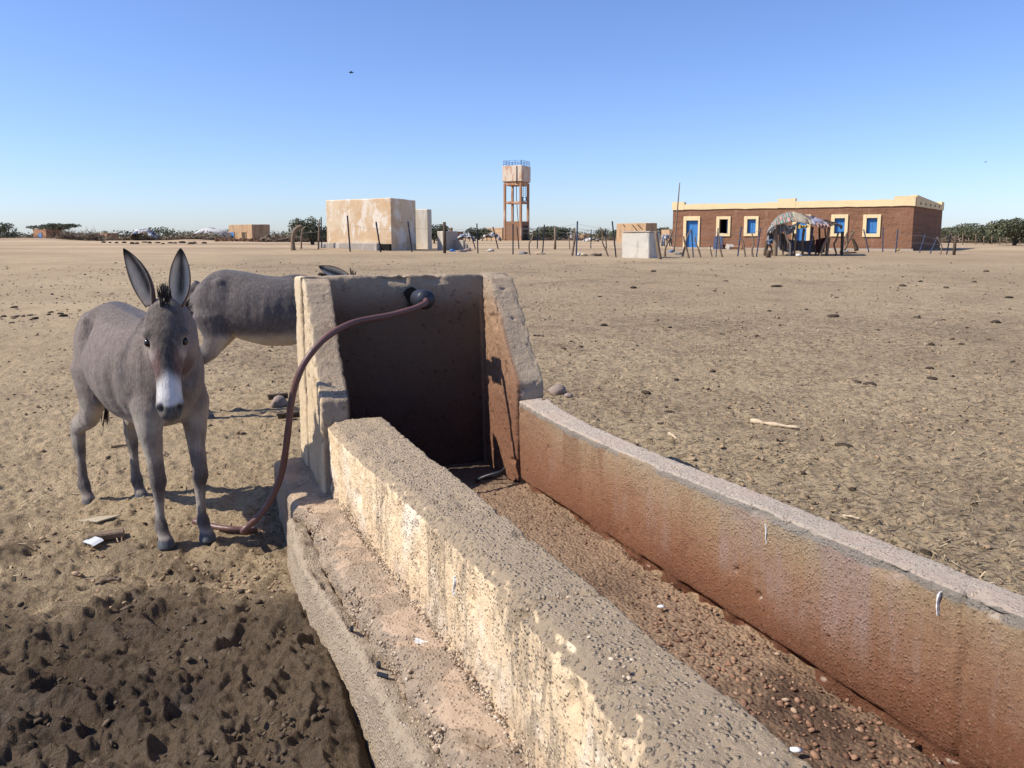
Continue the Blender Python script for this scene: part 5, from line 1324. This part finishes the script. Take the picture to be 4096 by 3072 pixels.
def sticks():
    # tall bare pole in front of the brown building
    D = 47; q0 = bear(678, D); q1 = bear(673.9, D)
    mb = MB(); mb.tube(catmull([(*q0, elev(182.6, D)), (*bear(677, D), elev(200, D)), (*bear(675.6, D), elev(225, D)), (*q1, g(*q1) - .2)], 4), [.028 + .0022 * i for i in range(13)], 6); o = mb.build('pole', M['wood'], None, True); tag(o, 'tall thin bare pole rising in front of the brown building', 'pole')
    # forked stump right of the shelter
    D = 42; o = empty('dead_tree', (*bear(846, D), g(*bear(846, D))), 0, 'pale forked dead branch propped right of the shelter', 'dead tree')
    def br(pts, r, m='wood'):
        mb = MB(); mb.tube(catmull([(*bear(a, D), elev(b, D)) for a, b in pts], 4), [r * (1 - .5 * i / (4 * (len(pts) - 1))) for i in range(4 * (len(pts) - 1) + 1)], 6); rel(o, mb.build('branch', M[m], None, True))
    br([(844.4, 250.5), (846.6, 245), (849.5, 238), (854, 231)], .085); br([(847.5, 243), (845.6, 236), (847, 231.5)], .07); br([(850.5, 236), (852, 232), (850, 230)], .05); br([(857, 250.6), (855, 244), (852, 238.5)], .12, 'darkwood'); br([(846, 246), (843.5, 241), (842, 238)], .04)
    mb = MB(); mb.tube([(*bear(840.5, 41.5), g(*bear(840.5, 41.5)) + .08), (*bear(847, 41.2), g(*bear(847, 41.2)) + .05), (*bear(857, 41), g(*bear(857, 41)) + .07)], [.07, .06, .04], 6); o2 = mb.build('log', M['darkwood'], None, True); tag(o2, 'dark fallen log lying at the foot of the forked branch', 'log')
    # stump and rags on the ground
    x, y = bear(768.8, 36.4); mb = MB(); mb.tube([(0, 0, -.1), (0, 0, .2), (.02, 0, .34)], [.12, .115, .11], 9); o3 = mb.build('stump', M['darkwood'], None, True); o3.location = (x, y, g(x, y)); tag(o3, 'short dark wooden stump in front of the shelter', 'stump')
sticks()

# ---- patched cloth shelter
def shelter():
    D = 38.5; rt = empty('shelter', (*bear(802, D), g(*bear(802, D))), 0, 'domed nomad shelter of patched rags on crooked poles', 'shelter')
    def P(c, dd=0): px = 760 + .04747 * c[0]; py = 205 + .04747 * c[1]; q = bear(px, D + dd); return Vector((q[0], q[1], elev(py, D + dd)))
    for pts, r, m, dd in [([(320, 470), (325, 760), (325, 1055)], .115, 'wood', -.3), ([(480, 440), (560, 720), (625, 820), (632, 1050)], .05, 'palewood', -.2), ([(690, 540), (684, 800), (680, 1005)], .045, 'bluepost', .3), ([(715, 600), (742, 760), (730, 1030)], .055, 'wood', 0),
                          ([(915, 500), (895, 760), (905, 1000)], .06, 'wood', .4), ([(1092, 460), (1075, 700), (1038, 1030)], .05, 'bluepost', -.2), ([(1105, 650), (1140, 820), (1185, 1020)], .04, 'darkwood', 0), ([(1232, 480), (1240, 600), (1252, 760)], .05, 'darkwood', 1.6), ([(1345, 470), (1370, 640), (1400, 800)], .04, 'wood', 1.6),
                          ([(1435, 470), (1410, 690), (1345, 840), (1290, 1030)], .06, 'wood', -.3), ([(1455, 680), (1440, 820), (1420, 1015)], .065, 'wood', 0), ([(1640, 560), (1600, 740), (1560, 830), (1612, 1005)], .045, 'wood', .2), ([(1712, 560), (1720, 760), (1722, 945)], .055, 'darkwood', .5), ([(1735, 560), (1742, 760), (1745, 945)], .04, 'bluepost', .8),
                          ([(150, 760), (140, 860), (120, 1000)], .09, 'darkwood', .2), ([(190, 830), (240, 900), (270, 1060)], .05, 'darkwood', 0), ([(470, 830), (490, 900), (485, 1060)], .05, 'wood', .6), ([(1090, 860), (1070, 960), (1050, 1040)], .05, 'darkwood', .2)]:
        mb = MB(); Q = catmull([P(p, dd) for p in pts], 4); Q = [Vector(q) for q in Q]; e = Q[-1].copy(); e.z = g(e.x, e.y) - .1; Q.append(e); mb.tube(Q, r, 6); rel(rt, mb.build('pole', M[m], None, True))
    # roof outline (front rim and rear rim) sampled along the ridge
    rim_f = [(150, 560), (230, 455), (330, 420), (480, 385), (640, 345), (800, 375), (960, 400), (1130, 440), (1300, 460), (1450, 440), (1580, 440), (1690, 520)]
    top = [(140, 600), (220, 400), (320, 270), (430, 195), (560, 155), (720, 170), (860, 215), (1000, 255), (1160, 300), (1330, 355), (1520, 410), (1700, 490)]
    nu = 45; rows = 9; rnd = random.Random(2)
    def lerp(L, t): i = min(int(t * (len(L) - 1)), len(L) - 2); f = t * (len(L) - 1) - i; return (L[i][0] * (1 - f) + L[i + 1][0] * f, L[i][1] * (1 - f) + L[i + 1][1] * f)
    V = []; F = []; MI = []
    for i in range(nu):
        t = i / (nu - 1); a = P(lerp(rim_f, t), -.5); b = P(lerp(top, t), .7); c = P(lerp(rim_f, t), 2.0); c.z += .1
        for k in range(rows):
            s = k / (rows - 1)
            p = a * (1 - s) ** 2 + b * 2 * s * (1 - s) * 1.0 + c * s ** 2
            m_ = (a + c) / 2; peak = b - m_; p = (a * (1 - s) + c * s) + peak * (1 - (2 * s - 1) ** 2)
            n = mnoise.noise(Vector((t * 14, s * 5, 3))) * .10 + mnoise.noise(Vector((t * 40, s * 14, 9))) * .04; V.append(p + Vector((0, -.3, .6)) * n)
    cols = ['pink', 'mint', 'khaki', 'plum', 'browntarp', 'lilac', 'yellow', 'greytarp', 'tarp', 'darkwood']
    def pick(t, s):
        v = mnoise.noise(Vector((t * 9, s * 3, 1.7)))
        if t < .12: return 'tarp' if v > -.1 else 'greytarp'
        if t < .42: return 'pink' if (int(t * 34) + int(s * 6)) % 2 else 'mint'
        if t < .62: return 'khaki' if v > -.25 else 'browntarp'
        if t < .80: return 'lilac' if v > .15 else ('khaki' if v > -.1 else 'plum')
        return 'browntarp' if v < 0 else 'darkwood'
    groups = {}
    for i in range(nu - 1):
        for k in range(rows - 1):
            t = (i + .5) / (nu - 1); s = (k + .5) / (rows - 1); a = i * rows + k
            groups.setdefault(pick(t, s), []).append((a, a + rows, a + rows + 1, a + 1))
    parts = []
    for cname, fs in groups.items():            # one object per connected patch
        fs = list(fs)
        while fs:
            comp = [fs.pop()]; vs = set(comp[0]); grown = True
            while grown:
                grown = False
                for f in fs[:]:
                    if len(vs & set(f)) >= 2: comp.append(f); vs |= set(f); fs.remove(f); grown = True
            parts.append((cname, comp))
    for cname, fs in parts:
        used = sorted({j for f in fs for j in f}); mp = {u: n for n, u in enumerate(used)}
        me = MB(); lift = Vector((0, -.012, .012)) * (list(groups).index(cname))
        vv = [V[u] + lift for u in used]; low = [p - Vector((0, 0, .05)) for p in vv]; k = len(vv)
        ff = [tuple(mp[j] for j in f) for f in fs]
        edges = {}
        for f in ff:
            for q in range(4): e = (f[q], f[(q + 1) % 4]); edges[e] = edges.get(e, 0) + 1
        side = [(a, b, b + k, a + k) for (a, b) in edges if (b, a) not in edges]
        me.add(vv + low, ff + [tuple(j + k for j in f[::-1]) for f in ff] + side); rel(rt, me.build('cloth_patch', M[cname], None, True))
    # hanging sheets with folds
    def sheet(top_l, bot_l, mat, dd, nm='hanging_cloth', n=22, m=7):
        mb = MB(); Vv = []
        for i in range(n):
            t = i / (n - 1); a = P(lerp(top_l, t), dd); b = P(lerp(bot_l, t), dd)
            for k in range(m):
                s = k / (m - 1); p = a.lerp(b, s); Vv.append(p + Vector((0, .09 * math.sin(t * 26 + 2 * s) + .07 * mnoise.noise(Vector((t * 9, s * 4, dd))), .03 * mnoise.noise(Vector((t * 12, s * 6, 2))))))
        ff = [(i * m + k, (i + 1) * m + k, (i + 1) * m + k + 1, i * m + k + 1) for i in range(n - 1) for k in range(m - 1)]; kk = len(Vv)
        bk = [v + Vector((0, .025, 0)) for v in Vv]
        mb.add(Vv + bk, ff + [tuple(j + kk for j in f[::-1]) for f in ff]); rel(rt, mb.build(nm, M[mat], None, True))
    sheet([(330, 430), (470, 400), (640, 440), (760, 380)], [(380, 640), (480, 560), (580, 640), (740, 520)], 'greytarp', -.25)
    sheet([(160, 560), (300, 470)], [(150, 770), (300, 760)], 'greytarp', .1); sheet([(400, 560), (560, 640)], [(400, 940), (600, 1000)], 'greytarp', 1.2)
    sheet([(590, 720), (780, 750), (1000, 750), (1170, 740)], [(600, 1000), (800, 960), (1000, 1000), (1170, 1000)], 'plum', 1.8); sheet([(1175, 730), (1380, 680)], [(1180, 1010), (1380, 1000)], 'maroon', 1.7)
    sheet([(780, 400), (900, 430), (1030, 420)], [(800, 500), (900, 490), (1010, 470)], 'yellow', -.55); sheet([(520, 400), (600, 470), (740, 380)], [(530, 450), (620, 520), (750, 420)], 'tarp', -.4)
    sheet([(160, 520), (250, 380)], [(190, 600), (330, 480)], 'tarp', -.45); sheet([(240, 540), (330, 500)], [(250, 600), (320, 640)], 'lilac', -.2)
    sheet([(1140, 380), (1300, 400), (1450, 420)], [(1180, 460), (1300, 490), (1440, 470)], 'pink', -.6); sheet([(150, 740), (300, 700)], [(180, 830), (290, 800)], 'bluecloth', -.1)
shelter()

# ---- tents and huts far off
def rag_hut(px0, px1, ytop, D, label, mats, seed, legs=True, lean=0.0):
    x0 = bear(px0, D)[0]; x1 = bear(px1, D)[0]; zt = elev(ytop, D); c = ((x0 + x1) / 2, D); z = g(*c); w = (x1 - x0) / 2; h = zt - z
    rt = empty('rag_hut', (c[0], c[1], z), 0, label, 'hut'); rnd = random.Random(seed); n = 16; m = 8
    V = []
    for i in range(n + 1):
        a = math.pi * i / n
        for k in range(m):
            s = k / (m - 1) * 2 - 1; r = 1 - .35 * s * s
            p = Vector((-math.cos(a) * w * (1.0), s * w * .8, math.sin(a) ** .8 * h * r + lean * math.cos(a) * h * .2)); V.append(p + mnoise.noise_vector(p * 1.3 + Vector((seed, 0, 0))) * .28 + mnoise.noise_vector(p * 3.1) * .12)
    groups = {}
    for i in range(n):
        for k in range(m - 1):
            if legs and (i < 2 or i > n - 3) and k in (0, 1): continue
            nn = mnoise.noise(Vector((i * .45, k * .5, seed))); groups.setdefault(mats[0] if nn > .08 else mats[1] if nn > -.22 else mats[2], []).append((i * m + k, (i + 1) * m + k, (i + 1) * m + k + 1, i * m + k + 1))
    for q, (mn, fs) in enumerate(groups.items()):
        L = Vector((0, -.02, .03)) * q; fs = list(fs)
        while fs:
            comp = [fs.pop()]; vs = set(comp[0]); grown = True
            while grown:
                grown = False
                for f in fs[:]:
                    if len(vs & set(f)) >= 2: comp.append(f); vs |= set(f); fs.remove(f); grown = True
            us = sorted(vs); mp = {u: i for i, u in enumerate(us)}; ff = [tuple(mp[j] for j in f) for f in comp]; kk = len(us); ed = {}
            for f in ff:
                for e in range(4): ed[(f[e], f[(e + 1) % 4])] = 1
            mb = MB(); mb.add([V[u] + L for u in us] + [V[u] * .97 - Vector((0, 0, .03)) for u in us], ff + [tuple(j + kk for j in f[::-1]) for f in ff] + [(a, b, b + kk, a + kk) for a, b in ed if (b, a) not in ed]); mb.build('cloth_patch', M[mn], rt, True)
    for i in range(5): xx = -w + 2 * w * i / 4; mb = MB(); mb.tube([(xx, -w * .7, -.1), (xx * .95, -w * .72, h * (.45 + .4 * (1 - abs(i - 2) / 2)))], .05, 5); mb.build('pole', M['darkwood'], rt)
    return rt
rag_hut(133, 156.5, 229.2, 112, 'domed rag hut with white and brown sheets far left of the plain', ['tarp', 'browntarp', 'bluecloth'], 2)
rag_hut(195.4, 230, 228, 121, 'long pale grey ragged tent beside the blue doored house', ['tarp', 'tarp', 'greytarp'], 5, False)
rag_hut(457, 474.5, 233.6, 100, 'low blue grey tarpaulin heap left of the tan mud wall', ['bluecloth', 'tarp', 'greytarp'], 7, False)
rag_hut(482.5, 500.5, 233.4, 104, 'low white and dark tent in front of the tan mud wall', ['tarp', 'greytarp', 'browntarp'], 9, False)
rag_hut(584, 598, 237.2, 96, 'small white tarpaulin heap beyond the fence posts', ['tarp', 'tarp', 'greytarp'], 11, False)
rag_hut(661, 671.5, 234, 62, 'grey blue tent peeping out left of the brown building', ['bluecloth', 'greytarp', 'tarp'], 13, False)

# ---- trees and bushes
def crown_mesh(name, ell, n, size, mat, seed):
    rg = np.random.default_rng(seed); P = []
    W_ = np.array([a[3] * a[4] * a[5] for a in ell]); W_ = W_ / W_.sum()
    ci = rg.choice(len(ell), n, p=W_); E = np.array(ell)[ci]
    v = rg.normal(0, 1, (n, 3)); v /= np.linalg.norm(v, axis=1, keepdims=True); r = rg.random(n) ** .45
    P = E[:, :3] + v * r[:, None] * E[:, 3:6]
    k = fbm3(P, 1.1 / max(.4, E[:, 3].mean() / 2), 2, seed); P = P[k > -.28]; n = len(P)
    a = rg.normal(0, 1, (n, 3)); a /= np.linalg.norm(a, axis=1, keepdims=True); b = np.cross(a, rg.normal(0, 1, (n, 3))); b /= np.linalg.norm(b, axis=1, keepdims=True)
    s = size * rg.uniform(.5, 1.3, n)[:, None]
    V = np.stack([P - a * s, P + b * s * .6, P + a * s, P - b * s * .6 + np.cross(a, b) * s * .3], 1).reshape(-1, 3)
    i = np.arange(n)[:, None] * 4
    F = np.concatenate([i + np.array([[0, 1, 2]]), i + np.array([[0, 2, 3]])])
    tone = np.clip(.5 + .5 * fbm3(P, .8, 2, seed + 1) + rg.normal(0, .15, n), 0, 1)
    return mesh_np(name, V, F, mat, False, None, {'tone': np.repeat(tone, 4)})

def tree(px, D, w, h, label, seed, mat='leafA', trunk=True, flat=False, n=1500, zoff=0.0):
    x, y = bear(px, D); z = g(x, y) + zoff; rnd = random.Random(seed)
    rt = empty('acacia_tree' if flat else 'bush', (x, y, z), 0, label, 'tree' if flat else 'bush'); ell = []
    for i in range(9):
        a = rnd.uniform(0, 6.28); rr = rnd.uniform(.15, .68)
        zz = h * (rnd.uniform(.66, .84) if flat else rnd.uniform(.28, .72)); ell.append((math.cos(a) * rr * w, math.sin(a) * rr * w * .8, zz, w * rnd.uniform(.28, .46), w * rnd.uniform(.25, .42), h * (rnd.uniform(.10, .18) if flat else rnd.uniform(.18, .30))))
    o = crown_mesh('crown', ell, int(n * 2.2), .095 if D < 100 else .13, M[mat], seed); o.parent = rt
    mb = MB()
    for i in range(5):
        e = ell[i]; mb.tube(catmull([(rnd.uniform(-.1, .1), rnd.uniform(-.1, .1), -.2), (e[0] * .25, e[1] * .25, e[2] * .5), (e[0], e[1], e[2])], 3), [.16 * h / 5, .14 * h / 5, .12 * h / 5, .10 * h / 5, .08 * h / 5, .05 * h / 5, .03 * h / 5], 5)
    mb.build('trunk', M['bark'], rt, True); return rt
tree(55, 134, 5.2, 2.8, 'flat topped acacia spreading in front of the far left mud house', 1, 'leafA', True, True, 2600, .2)
tree(-2, 120, 4.2, 3.1, 'dark bush cut by the left edge of the picture', 2, 'leafB', n=2400)
tree(312, 70, 2.0, 2.7, 'grey green bush between the crooked stakes and the cream reservoir', 3, 'leafA', n=2200)
tree(434, 80, 2.1, 2.2, 'round bush in the gap right of the tall pale wall', 4, 'leafB', n=1500)
tree(479, 125, 2.6, 2.2, 'dark green bush left of the tan mud wall', 5, 'leafB', n=1300)
tree(556, 118, 4.0, 2.3, 'wide dark bush behind the wooden post right of the tower', 6, 'leafB', n=2000)
tree(543, 122, 2.6, 1.7, 'low bush just right of the water tower', 7, 'leafB', n=1200)
tree(612, 118, 3.0, 2.0, 'dark bush left of the house behind the white box', 8, 'leafB', n=1400)
tree(662, 120, 2.6, 2.5, 'bush filling the gap left of the brown building', 9, 'leafB', n=1400)
tree(1014, 66, 4.2, 2.7, 'tallest leafy tree at the right edge of the plain', 10, 'leafB', n=5200)
tree(990, 78, 4.4, 2.2, 'broad green tree second from the right edge', 11, 'leafB', n=4200)
tree(966, 86, 4.2, 2.1, 'rounded tree right of the dark wooden corner post', 12, 'leafB', n=3800)
tree(945, 90, 3.6, 1.9, 'low dense bush just right of the brown building', 13, 'leafB', n=2800)
tree(1030, 82, 4.6, 2.4, 'green tree half cut by the right edge', 14, 'leafB', n=3000)

def tree_line():
    """the unbroken scrub along the horizon"""
    rg = np.random.default_rng(3); ell = []
    for px in np.arange(-120, 1150, 4.5):
        D = 165 + 30 * math.sin(px * .031) + rg.uniform(-15, 15)
        if 930 < px: D = 105 + rg.uniform(-8, 8)
        x, y = bear(px, D); h = (1.45 + .75 * max(0, mnoise.noise(Vector((px * .028, 0, 4)))) * 2 + rg.uniform(-.3, .4)) * (1 if px < 930 else .9)
        ell.append((x, y, g(x, y) + h * .45, 1.5 + rg.uniform(0, 1), 1.2, h * .62))
    o = crown_mesh('scrub_line', ell, 42000, .19, M['leafB'], 6); tag(o, 'low dark scrub running unbroken along the horizon', 'scrub', kind='stuff')
tree_line()

# ---- fences of piled thorn branches
def brush(px0, px1, D, h, n, label, seed, dep=2.0, dens=1.0):
    rnd = random.Random(seed); rg = np.random.default_rng(seed); V = []; F = []; T = []
    for i in range(n):
        p = rnd.uniform(px0, px1); d = D + rnd.uniform(-dep, dep) / 2; x, y = bear(p, d); z = g(x, y)
        hh = h * (.55 + .45 * mnoise.noise(Vector((p * .12, 0, seed)))) ; L = rnd.uniform(.4, 1.3); r = rnd.uniform(.02, .06)
        a = Vector((x, y, z + rnd.random() ** 1.3 * max(.15, hh))); dr = Vector((rnd.uniform(-1, 1), rnd.uniform(-.5, .5), rnd.uniform(-.3, .45))).normalized()
        b = a + dr * L * .55 + Vector((0, 0, rnd.uniform(-.15, .2))); c = a + dr * L + Vector((rnd.uniform(-.3, .3), 0, rnd.uniform(-.2, .35)))
        k = len(V); s = Vector((-dr.z, 0, dr.x)).normalized() * r; s2 = Vector((0, r, 0))
        for q, f in ((a, 1), (b, .8), (c, .25)): V += [q + s * f, q - s * f * .5 + s2 * f, q - s * f * .5 - s2 * f]
        for e in (0, 3):
            for j in range(3): F.append((k + e + j, k + e + (j + 1) % 3, k + e + 3 + (j + 1) % 3, k + e + 3 + j))
        T += [rnd.random() ** 1.6] * 9
    o = mesh_np('brush_fence', np.array([v[:] for v in V]), np.array(F), M['brush'], False, None, {'tone': T}); tag(o, label, 'brush fence', kind='stuff')
brush(62, 102, 103, 1.0, 1300, 'dark thorn fence piled left of the low reddish house', 1, 3)
brush(100, 196, 112, .42, 800, 'low thorn fence of dead branches around the rag hut', 2)
brush(176, 232, 110, .5, 700, 'pale dead branches piled in front of the grey tent', 3)
brush(257, 330, 92, .62, 1200, 'tangle of pale dead branches right of the blue doored house', 4)
brush(505, 660, 112, .4, 900, 'distant thin thorn fence behind the wire fence', 5)
brush(-20, 62, 118, .6, 400, 'sparse thorn branches along the sandy bank at far left', 6)
brush(940, 1040, 84, .5, 500, 'thin thorn branches below the trees at right', 7)

# ---- loose things on the ground
def lump(name, px, py, size, mat, label, cat, seed, z=0, flat=.6, group=None, jit=.22):
    """px, py give the bearing and the depth of the lump on the terrain"""
    D = 5.0
    for _ in range(40):
        x, y = bear(px, D, py); e = elev(py, D) - g(x, y); D += e * (D / 1.4) * .8
        D = max(1.2, min(D, 90))
    rg = np.random.default_rng(seed); T, TF = ICO2
    if name == 'dung': size *= .72; flat = .42; jit = .45
    V = T * np.array([size * rg.uniform(.9, 1.5), size * rg.uniform(.7, 1), size * flat]) * (1 + jit * fbm3(T + seed, 1.7, 3, seed))[:, None]
    V[:, 2] += size * flat * .35
    o = mesh_np(name, V, TF, mat, True, None, {'tone': np.full(len(V), float(rg.random() * .7))}); o.location = (x, y, g(x, y) + z); o.rotation_euler.z = rg.uniform(0, 6)
    return tag(o, label, cat, group)
k = 1 / 2.16
for i, (px, py, s, lab) in enumerate([(1305, 704, .085, 'dark dung lump on open ground right of the headwall'), (1800, 684, .10, 'wide dark dung lump far out on the right plain'), (1822, 966, .075, 'big black dung patty nearest to the dry stick'),
    (1948, 618, .12, 'upper dark dung heap far right on the plain'), (2150, 698, .11, 'dark dung patch near the right edge'), (1428, 916, .035, 'small dung lump just beyond the right trough wall'), (1480, 936, .028, 'tiny dung ball left of the pale leaf and stick'),
    (1540, 803, .05, 'pale grey lump alone in the middle of the plain'), (1500, 1058, .035, 'dung lump against the outside of the right trough wall'), (2000, 1195, .035, 'dung lump beside the far right part of the trough wall')]):
    lump('dung', px * k, py * k, s, M['dung'], lab, 'dung', 30 + i)
rndd = random.Random(12)
for i in range(46):
    px = rndd.uniform(560, 1015); py = rndd.choice([rndd.uniform(262, 300), rndd.uniform(290, 420), rndd.uniform(300, 350)])
    if py > 400 + (px - 520) * .39 - 20: continue
    lump('dung', px, py, rndd.uniform(.03, .075) * (1 if py > 300 else 1.7), M['dung'], 'small dark dung lump lying on the open plain right of the trough', 'dung', 100 + i, group='dung lumps on the right plain')
for i in range(26):
    px = rndd.uniform(5, 300); py = rndd.uniform(258, 330)
    if 70 < px < 215 and py > 285: continue
    lump('dung', px, py, rndd.uniform(.04, .09), M['dung'], 'small dark dung lump lying on the sand behind the donkeys', 'dung', 200 + i, group='dung lumps on the left plain')
for i, (px, py) in enumerate([(8, 684), (50, 684), (66, 682), (105, 680), (130, 678), (30, 686)]):
    lump('dung', px * k, py * k, .06, M['dung'], 'dark dung lump in the row by the left edge', 'dung', 300 + i, group='dung row at the left edge')
for i in range(16):
    px = 105 + i * 6.5 + rndd.uniform(-2, 2); lump('earth_clod', px, 242.6 + rndd.uniform(0, 1.6), rndd.uniform(.16, .3), M['mudclod'], 'dark earth clod in the loose row before the rag hut', 'clod', 330 + i, group='earth clods before the rag hut')
lump('stone', 1205 * k, 848 * k, .085, M['stone'], 'grey brown stone lying right of the headwall wing', 'stone', 7, 0, .7, None, .35)
lump('stone', 1228 * k, 856 * k, .04, M['stone'], 'small dark stone next to the larger grey stone', 'stone', 8, 0, .6, None, .3)
lump('stone', 603 * k, 878 * k, .075, M['stone'], 'pale crumbling lump of rubble behind the hose', 'stone', 9, 0, .9, None, .4)

def on(px, py):
    D = 5.0
    for _ in range(40):
        x, y = bear(px, D, py); D += (elev(py, D) - g(x, y)) * (D / 1.4) * .8; D = max(1.2, min(D, 90))
    return x, y, g(x, y)
def stick(name, pts, r, mat, label, cat='stick', lift=.012):
    Q = [on(a * k, b * k) for a, b in pts]; Q = [(x, y, z + lift) for x, y, z in Q]
    if len(Q) == 2: Q.insert(1, ((Q[0][0] + Q[1][0]) / 2, (Q[0][1] + Q[1][1]) / 2 + .005, (Q[0][2] + Q[1][2]) / 2 + .004))
    Q = catmull(Q, 4); mb = MB(); n = len(Q); mb.tube(Q, [r * (.8 + .3 * math.sin(i * 1.9)) * (1 - .4 * i / n) for i in range(n)], 7); o = mb.build(name, M[mat], None, True); return tag(o, label, cat)
stick('stick', [(1622, 912), (1670, 920), (1728, 928)], .022, 'palewood', 'pale dry stick lying on the plain right of the trough')
stick('stick', [(1445, 940), (1462, 952)], .014, 'palewood', 'short pale splinter beyond the right trough wall')
stick('stick', [(240, 970), (300, 962), (330, 963)], .010, 'darkwood', 'thin dark stick behind the front legs of the facing donkey')
stick('stick', [(215, 1263), (262, 1258)], .013, 'wood', 'small brown stick at the edge of the mud')
stick('stick', [(1820, 1120), (1858, 1126)], .010, 'palewood', 'thin pale twig outside the right trough wall')
stick('stick', [(1152, 726), (1175, 728)], .016, 'darkwood', 'short dark stick just right of the right wing wall')
def plank():
    x, y, z = on(228 * k, 1166 * k); mb = MB(); mb.box((0, 0, .016), (.16, .05, .032), 0); o = mb.build('wood_block', M['wood'], None, False, .006); o.location = (x, y, z + .006); o.rotation_euler = (.06, .04, R(32)); tag(o, 'broken piece of brown plank lying before the facing donkey', 'wood')
    x, y, z = on(202 * k, 1180 * k); mb = MB(); mb.box((0, 0, .012), (.085, .05, .004), 0); mb.box((.05, 0, .010), (.02, .05, .003), 0, 0, Matrix.Rotation(.5, 3, 'Y')); o = mb.build('tin_scrap', M['tin']); o.location = (x, y, z + .018); o.rotation_euler = (.25, -.1, R(-38)); tag(o, 'bent silvery tin scrap by the broken plank', 'scrap')
    x, y, z = on(212 * k, 1128 * k); mb = MB(); mb.add([(-.09, -.02, .012), (.02, -.04, .016), (.10, .04, .022), (-.02, .03, .014), (-.09, -.02, .006), (.02, -.04, .010), (.10, .04, .016), (-.02, .03, .008)], [(0, 1, 2, 3), (7, 6, 5, 4), (0, 4, 5, 1), (1, 5, 6, 2), (2, 6, 7, 3), (3, 7, 4, 0)]); o = mb.build('cardboard', M['khaki']); o.location = (x, y, z + .004); tag(o, 'flat tan cardboard scrap behind the broken plank', 'cardboard')
    # two rusty angle irons sticking out behind the pillar
    for (p, lab) in (((585, 870), 'rusty angle iron lying behind the hose, farther one'), ((606, 912), 'rusty angle iron jutting from rubble nearest the headwall')):
        x, y, z = on(p[0] * k, p[1] * k); mb = MB(); mb.box((.06, 0, .05), (.16, .05, .012), 0); mb.box((.06, .022, .03), (.16, .008, .05), 0); o = mb.build('angle_iron', M['darkwood']); o.location = (x, y, z + .015); o.rotation_euler = (0, R(-4), R(8)); tag(o, lab, 'iron')
    # dark strap lying in the basin, foil and paper scraps
    mb = MB(); pts = []
    for i in range(26): a = i / 25 * 6.9; pts.append(tr(.66 + .055 * math.sin(a) * (1 + .3 * math.sin(a * 2)), 1.02 + .07 * math.cos(a), .155 + .028 * math.sin(a * .9 + 1) + .01))
    mb.tube(pts, .009, 5); o = mb.build('strap', M['rubber'], None, True); tag(o, 'looped dark strap lying on the basin floor below the headwall', 'strap')
    for (s, l, u, lab, sz, m) in ((3.03, .865, .15, 'crumpled bright foil scrap on the pebbles of the basin', .009, 'white'), (2.30, .99, .147, 'tiny white paper scrap on the basin floor', .009, 'white')):
        T, TF = ICO1; V = T * np.array([sz * 1.6, sz, sz * .5]) * (1 + .5 * fbm3(T * 3, 1.3, 2, int(s * 9)))[:, None]; o = mesh_np('foil_scrap', V, TF, M[m], False); o.location = tr(s, l, u); tag(o, lab, 'scrap')
    for i, (px, py, m, lab) in enumerate([(491, 251.5, 'tarp', 'pale rag lying by the small cement block'), (452.5, 251.6, 'blue', 'blue plastic scrap right of the wooden post'), (462, 252, 'plum', 'purple rag between wooden post and steel post'), (580, 255.6, 'tarp', 'white rag by the blue steel post'), (671, 252.5, 'bluecloth', 'heap of blue grey rags left of the blue door'), (678, 254.5, 'greytarp', 'heap of dark grey rags before the blue door'), (584, 256, 'palewood', 'bleached bone pile at the knobby stake'), (540, 254.4, 'palewood', 'bleached branch pile at the leaning steel post'), (523, 254, 'greytarp', 'dark cloth heap left of the bent stake'), (597, 256, 'browntarp', 'brown cloth heap left of the crooked stake'), (897, 250.9, 'yellow', 'small yellow plastic scrap at the foot of a blue post'), (468, 251.2, 'stone', 'dark stone heap at the foot of the steel post'), (799, 256.4, 'white', 'white scrap on the ground before the shelter'), (845, 253, 'tarp', 'white rag under the forked branch')]):
        T, TF = ICO2; x, y, z = on(px, py); sz = .12 if i not in (10, 12) else .08
        V = T * np.array([sz * 1.7, sz, sz * .7]) * (1 + 1.3 * fbm3(T * 2 + i, 2.1, 3, i))[:, None]; o = mesh_np('rag_heap' if m not in ('palewood', 'stone') else 'debris_heap', V, TF, M[m], False); o.location = (x, y, z + .05); tag(o, lab, 'debris')
plank()

# ---- birds in the sky
def bird(px, py, D, span, label):
    x = (px - 512) / FPX * D; o = empty('bird', (x, D, elev(py, D)), R(15), label, 'bird'); s = span / 2
    mb = MB(); mb.tube([(-.34 * s, 0, 0), (-.15 * s, 0, .02 * s), (.1 * s, 0, .02 * s), (.38 * s, 0, 0), (.5 * s, 0, -.01 * s)], [.02 * s, .10 * s, .12 * s, .08 * s, .02 * s], 8); mb.add([(-.3 * s, -.02 * s, 0), (-.62 * s, -.12 * s, 0), (-.62 * s, .12 * s, .01 * s), (-.3 * s, .02 * s, .02 * s)], [(0, 1, 2, 3)]); mb.build('body', M['post'], o, True)
    for sd in (-1, 1):
        mb = MB(); mb.add([(.16 * s, .06 * s * sd, .03 * s), (-.16 * s, .06 * s * sd, .03 * s), (-.10 * s, .55 * s * sd, .10 * s), (.22 * s, .5 * s * sd, .12 * s), (-.12 * s, 1.0 * s * sd, .02 * s), (.02 * s, .98 * s * sd, .03 * s), (.0, .3 * s * sd, .05 * s)], [(0, 1, 2, 3), (3, 2, 4, 5), (0, 6, 1)]); mb.build('wing', M['post'], o)
bird(356.5, 72.5, 60, .85, 'dark soaring bird high in the clear sky above the reservoir')
bird(975.5, 162, 150, 1.2, 'tiny distant bird in the sky above the right trees')
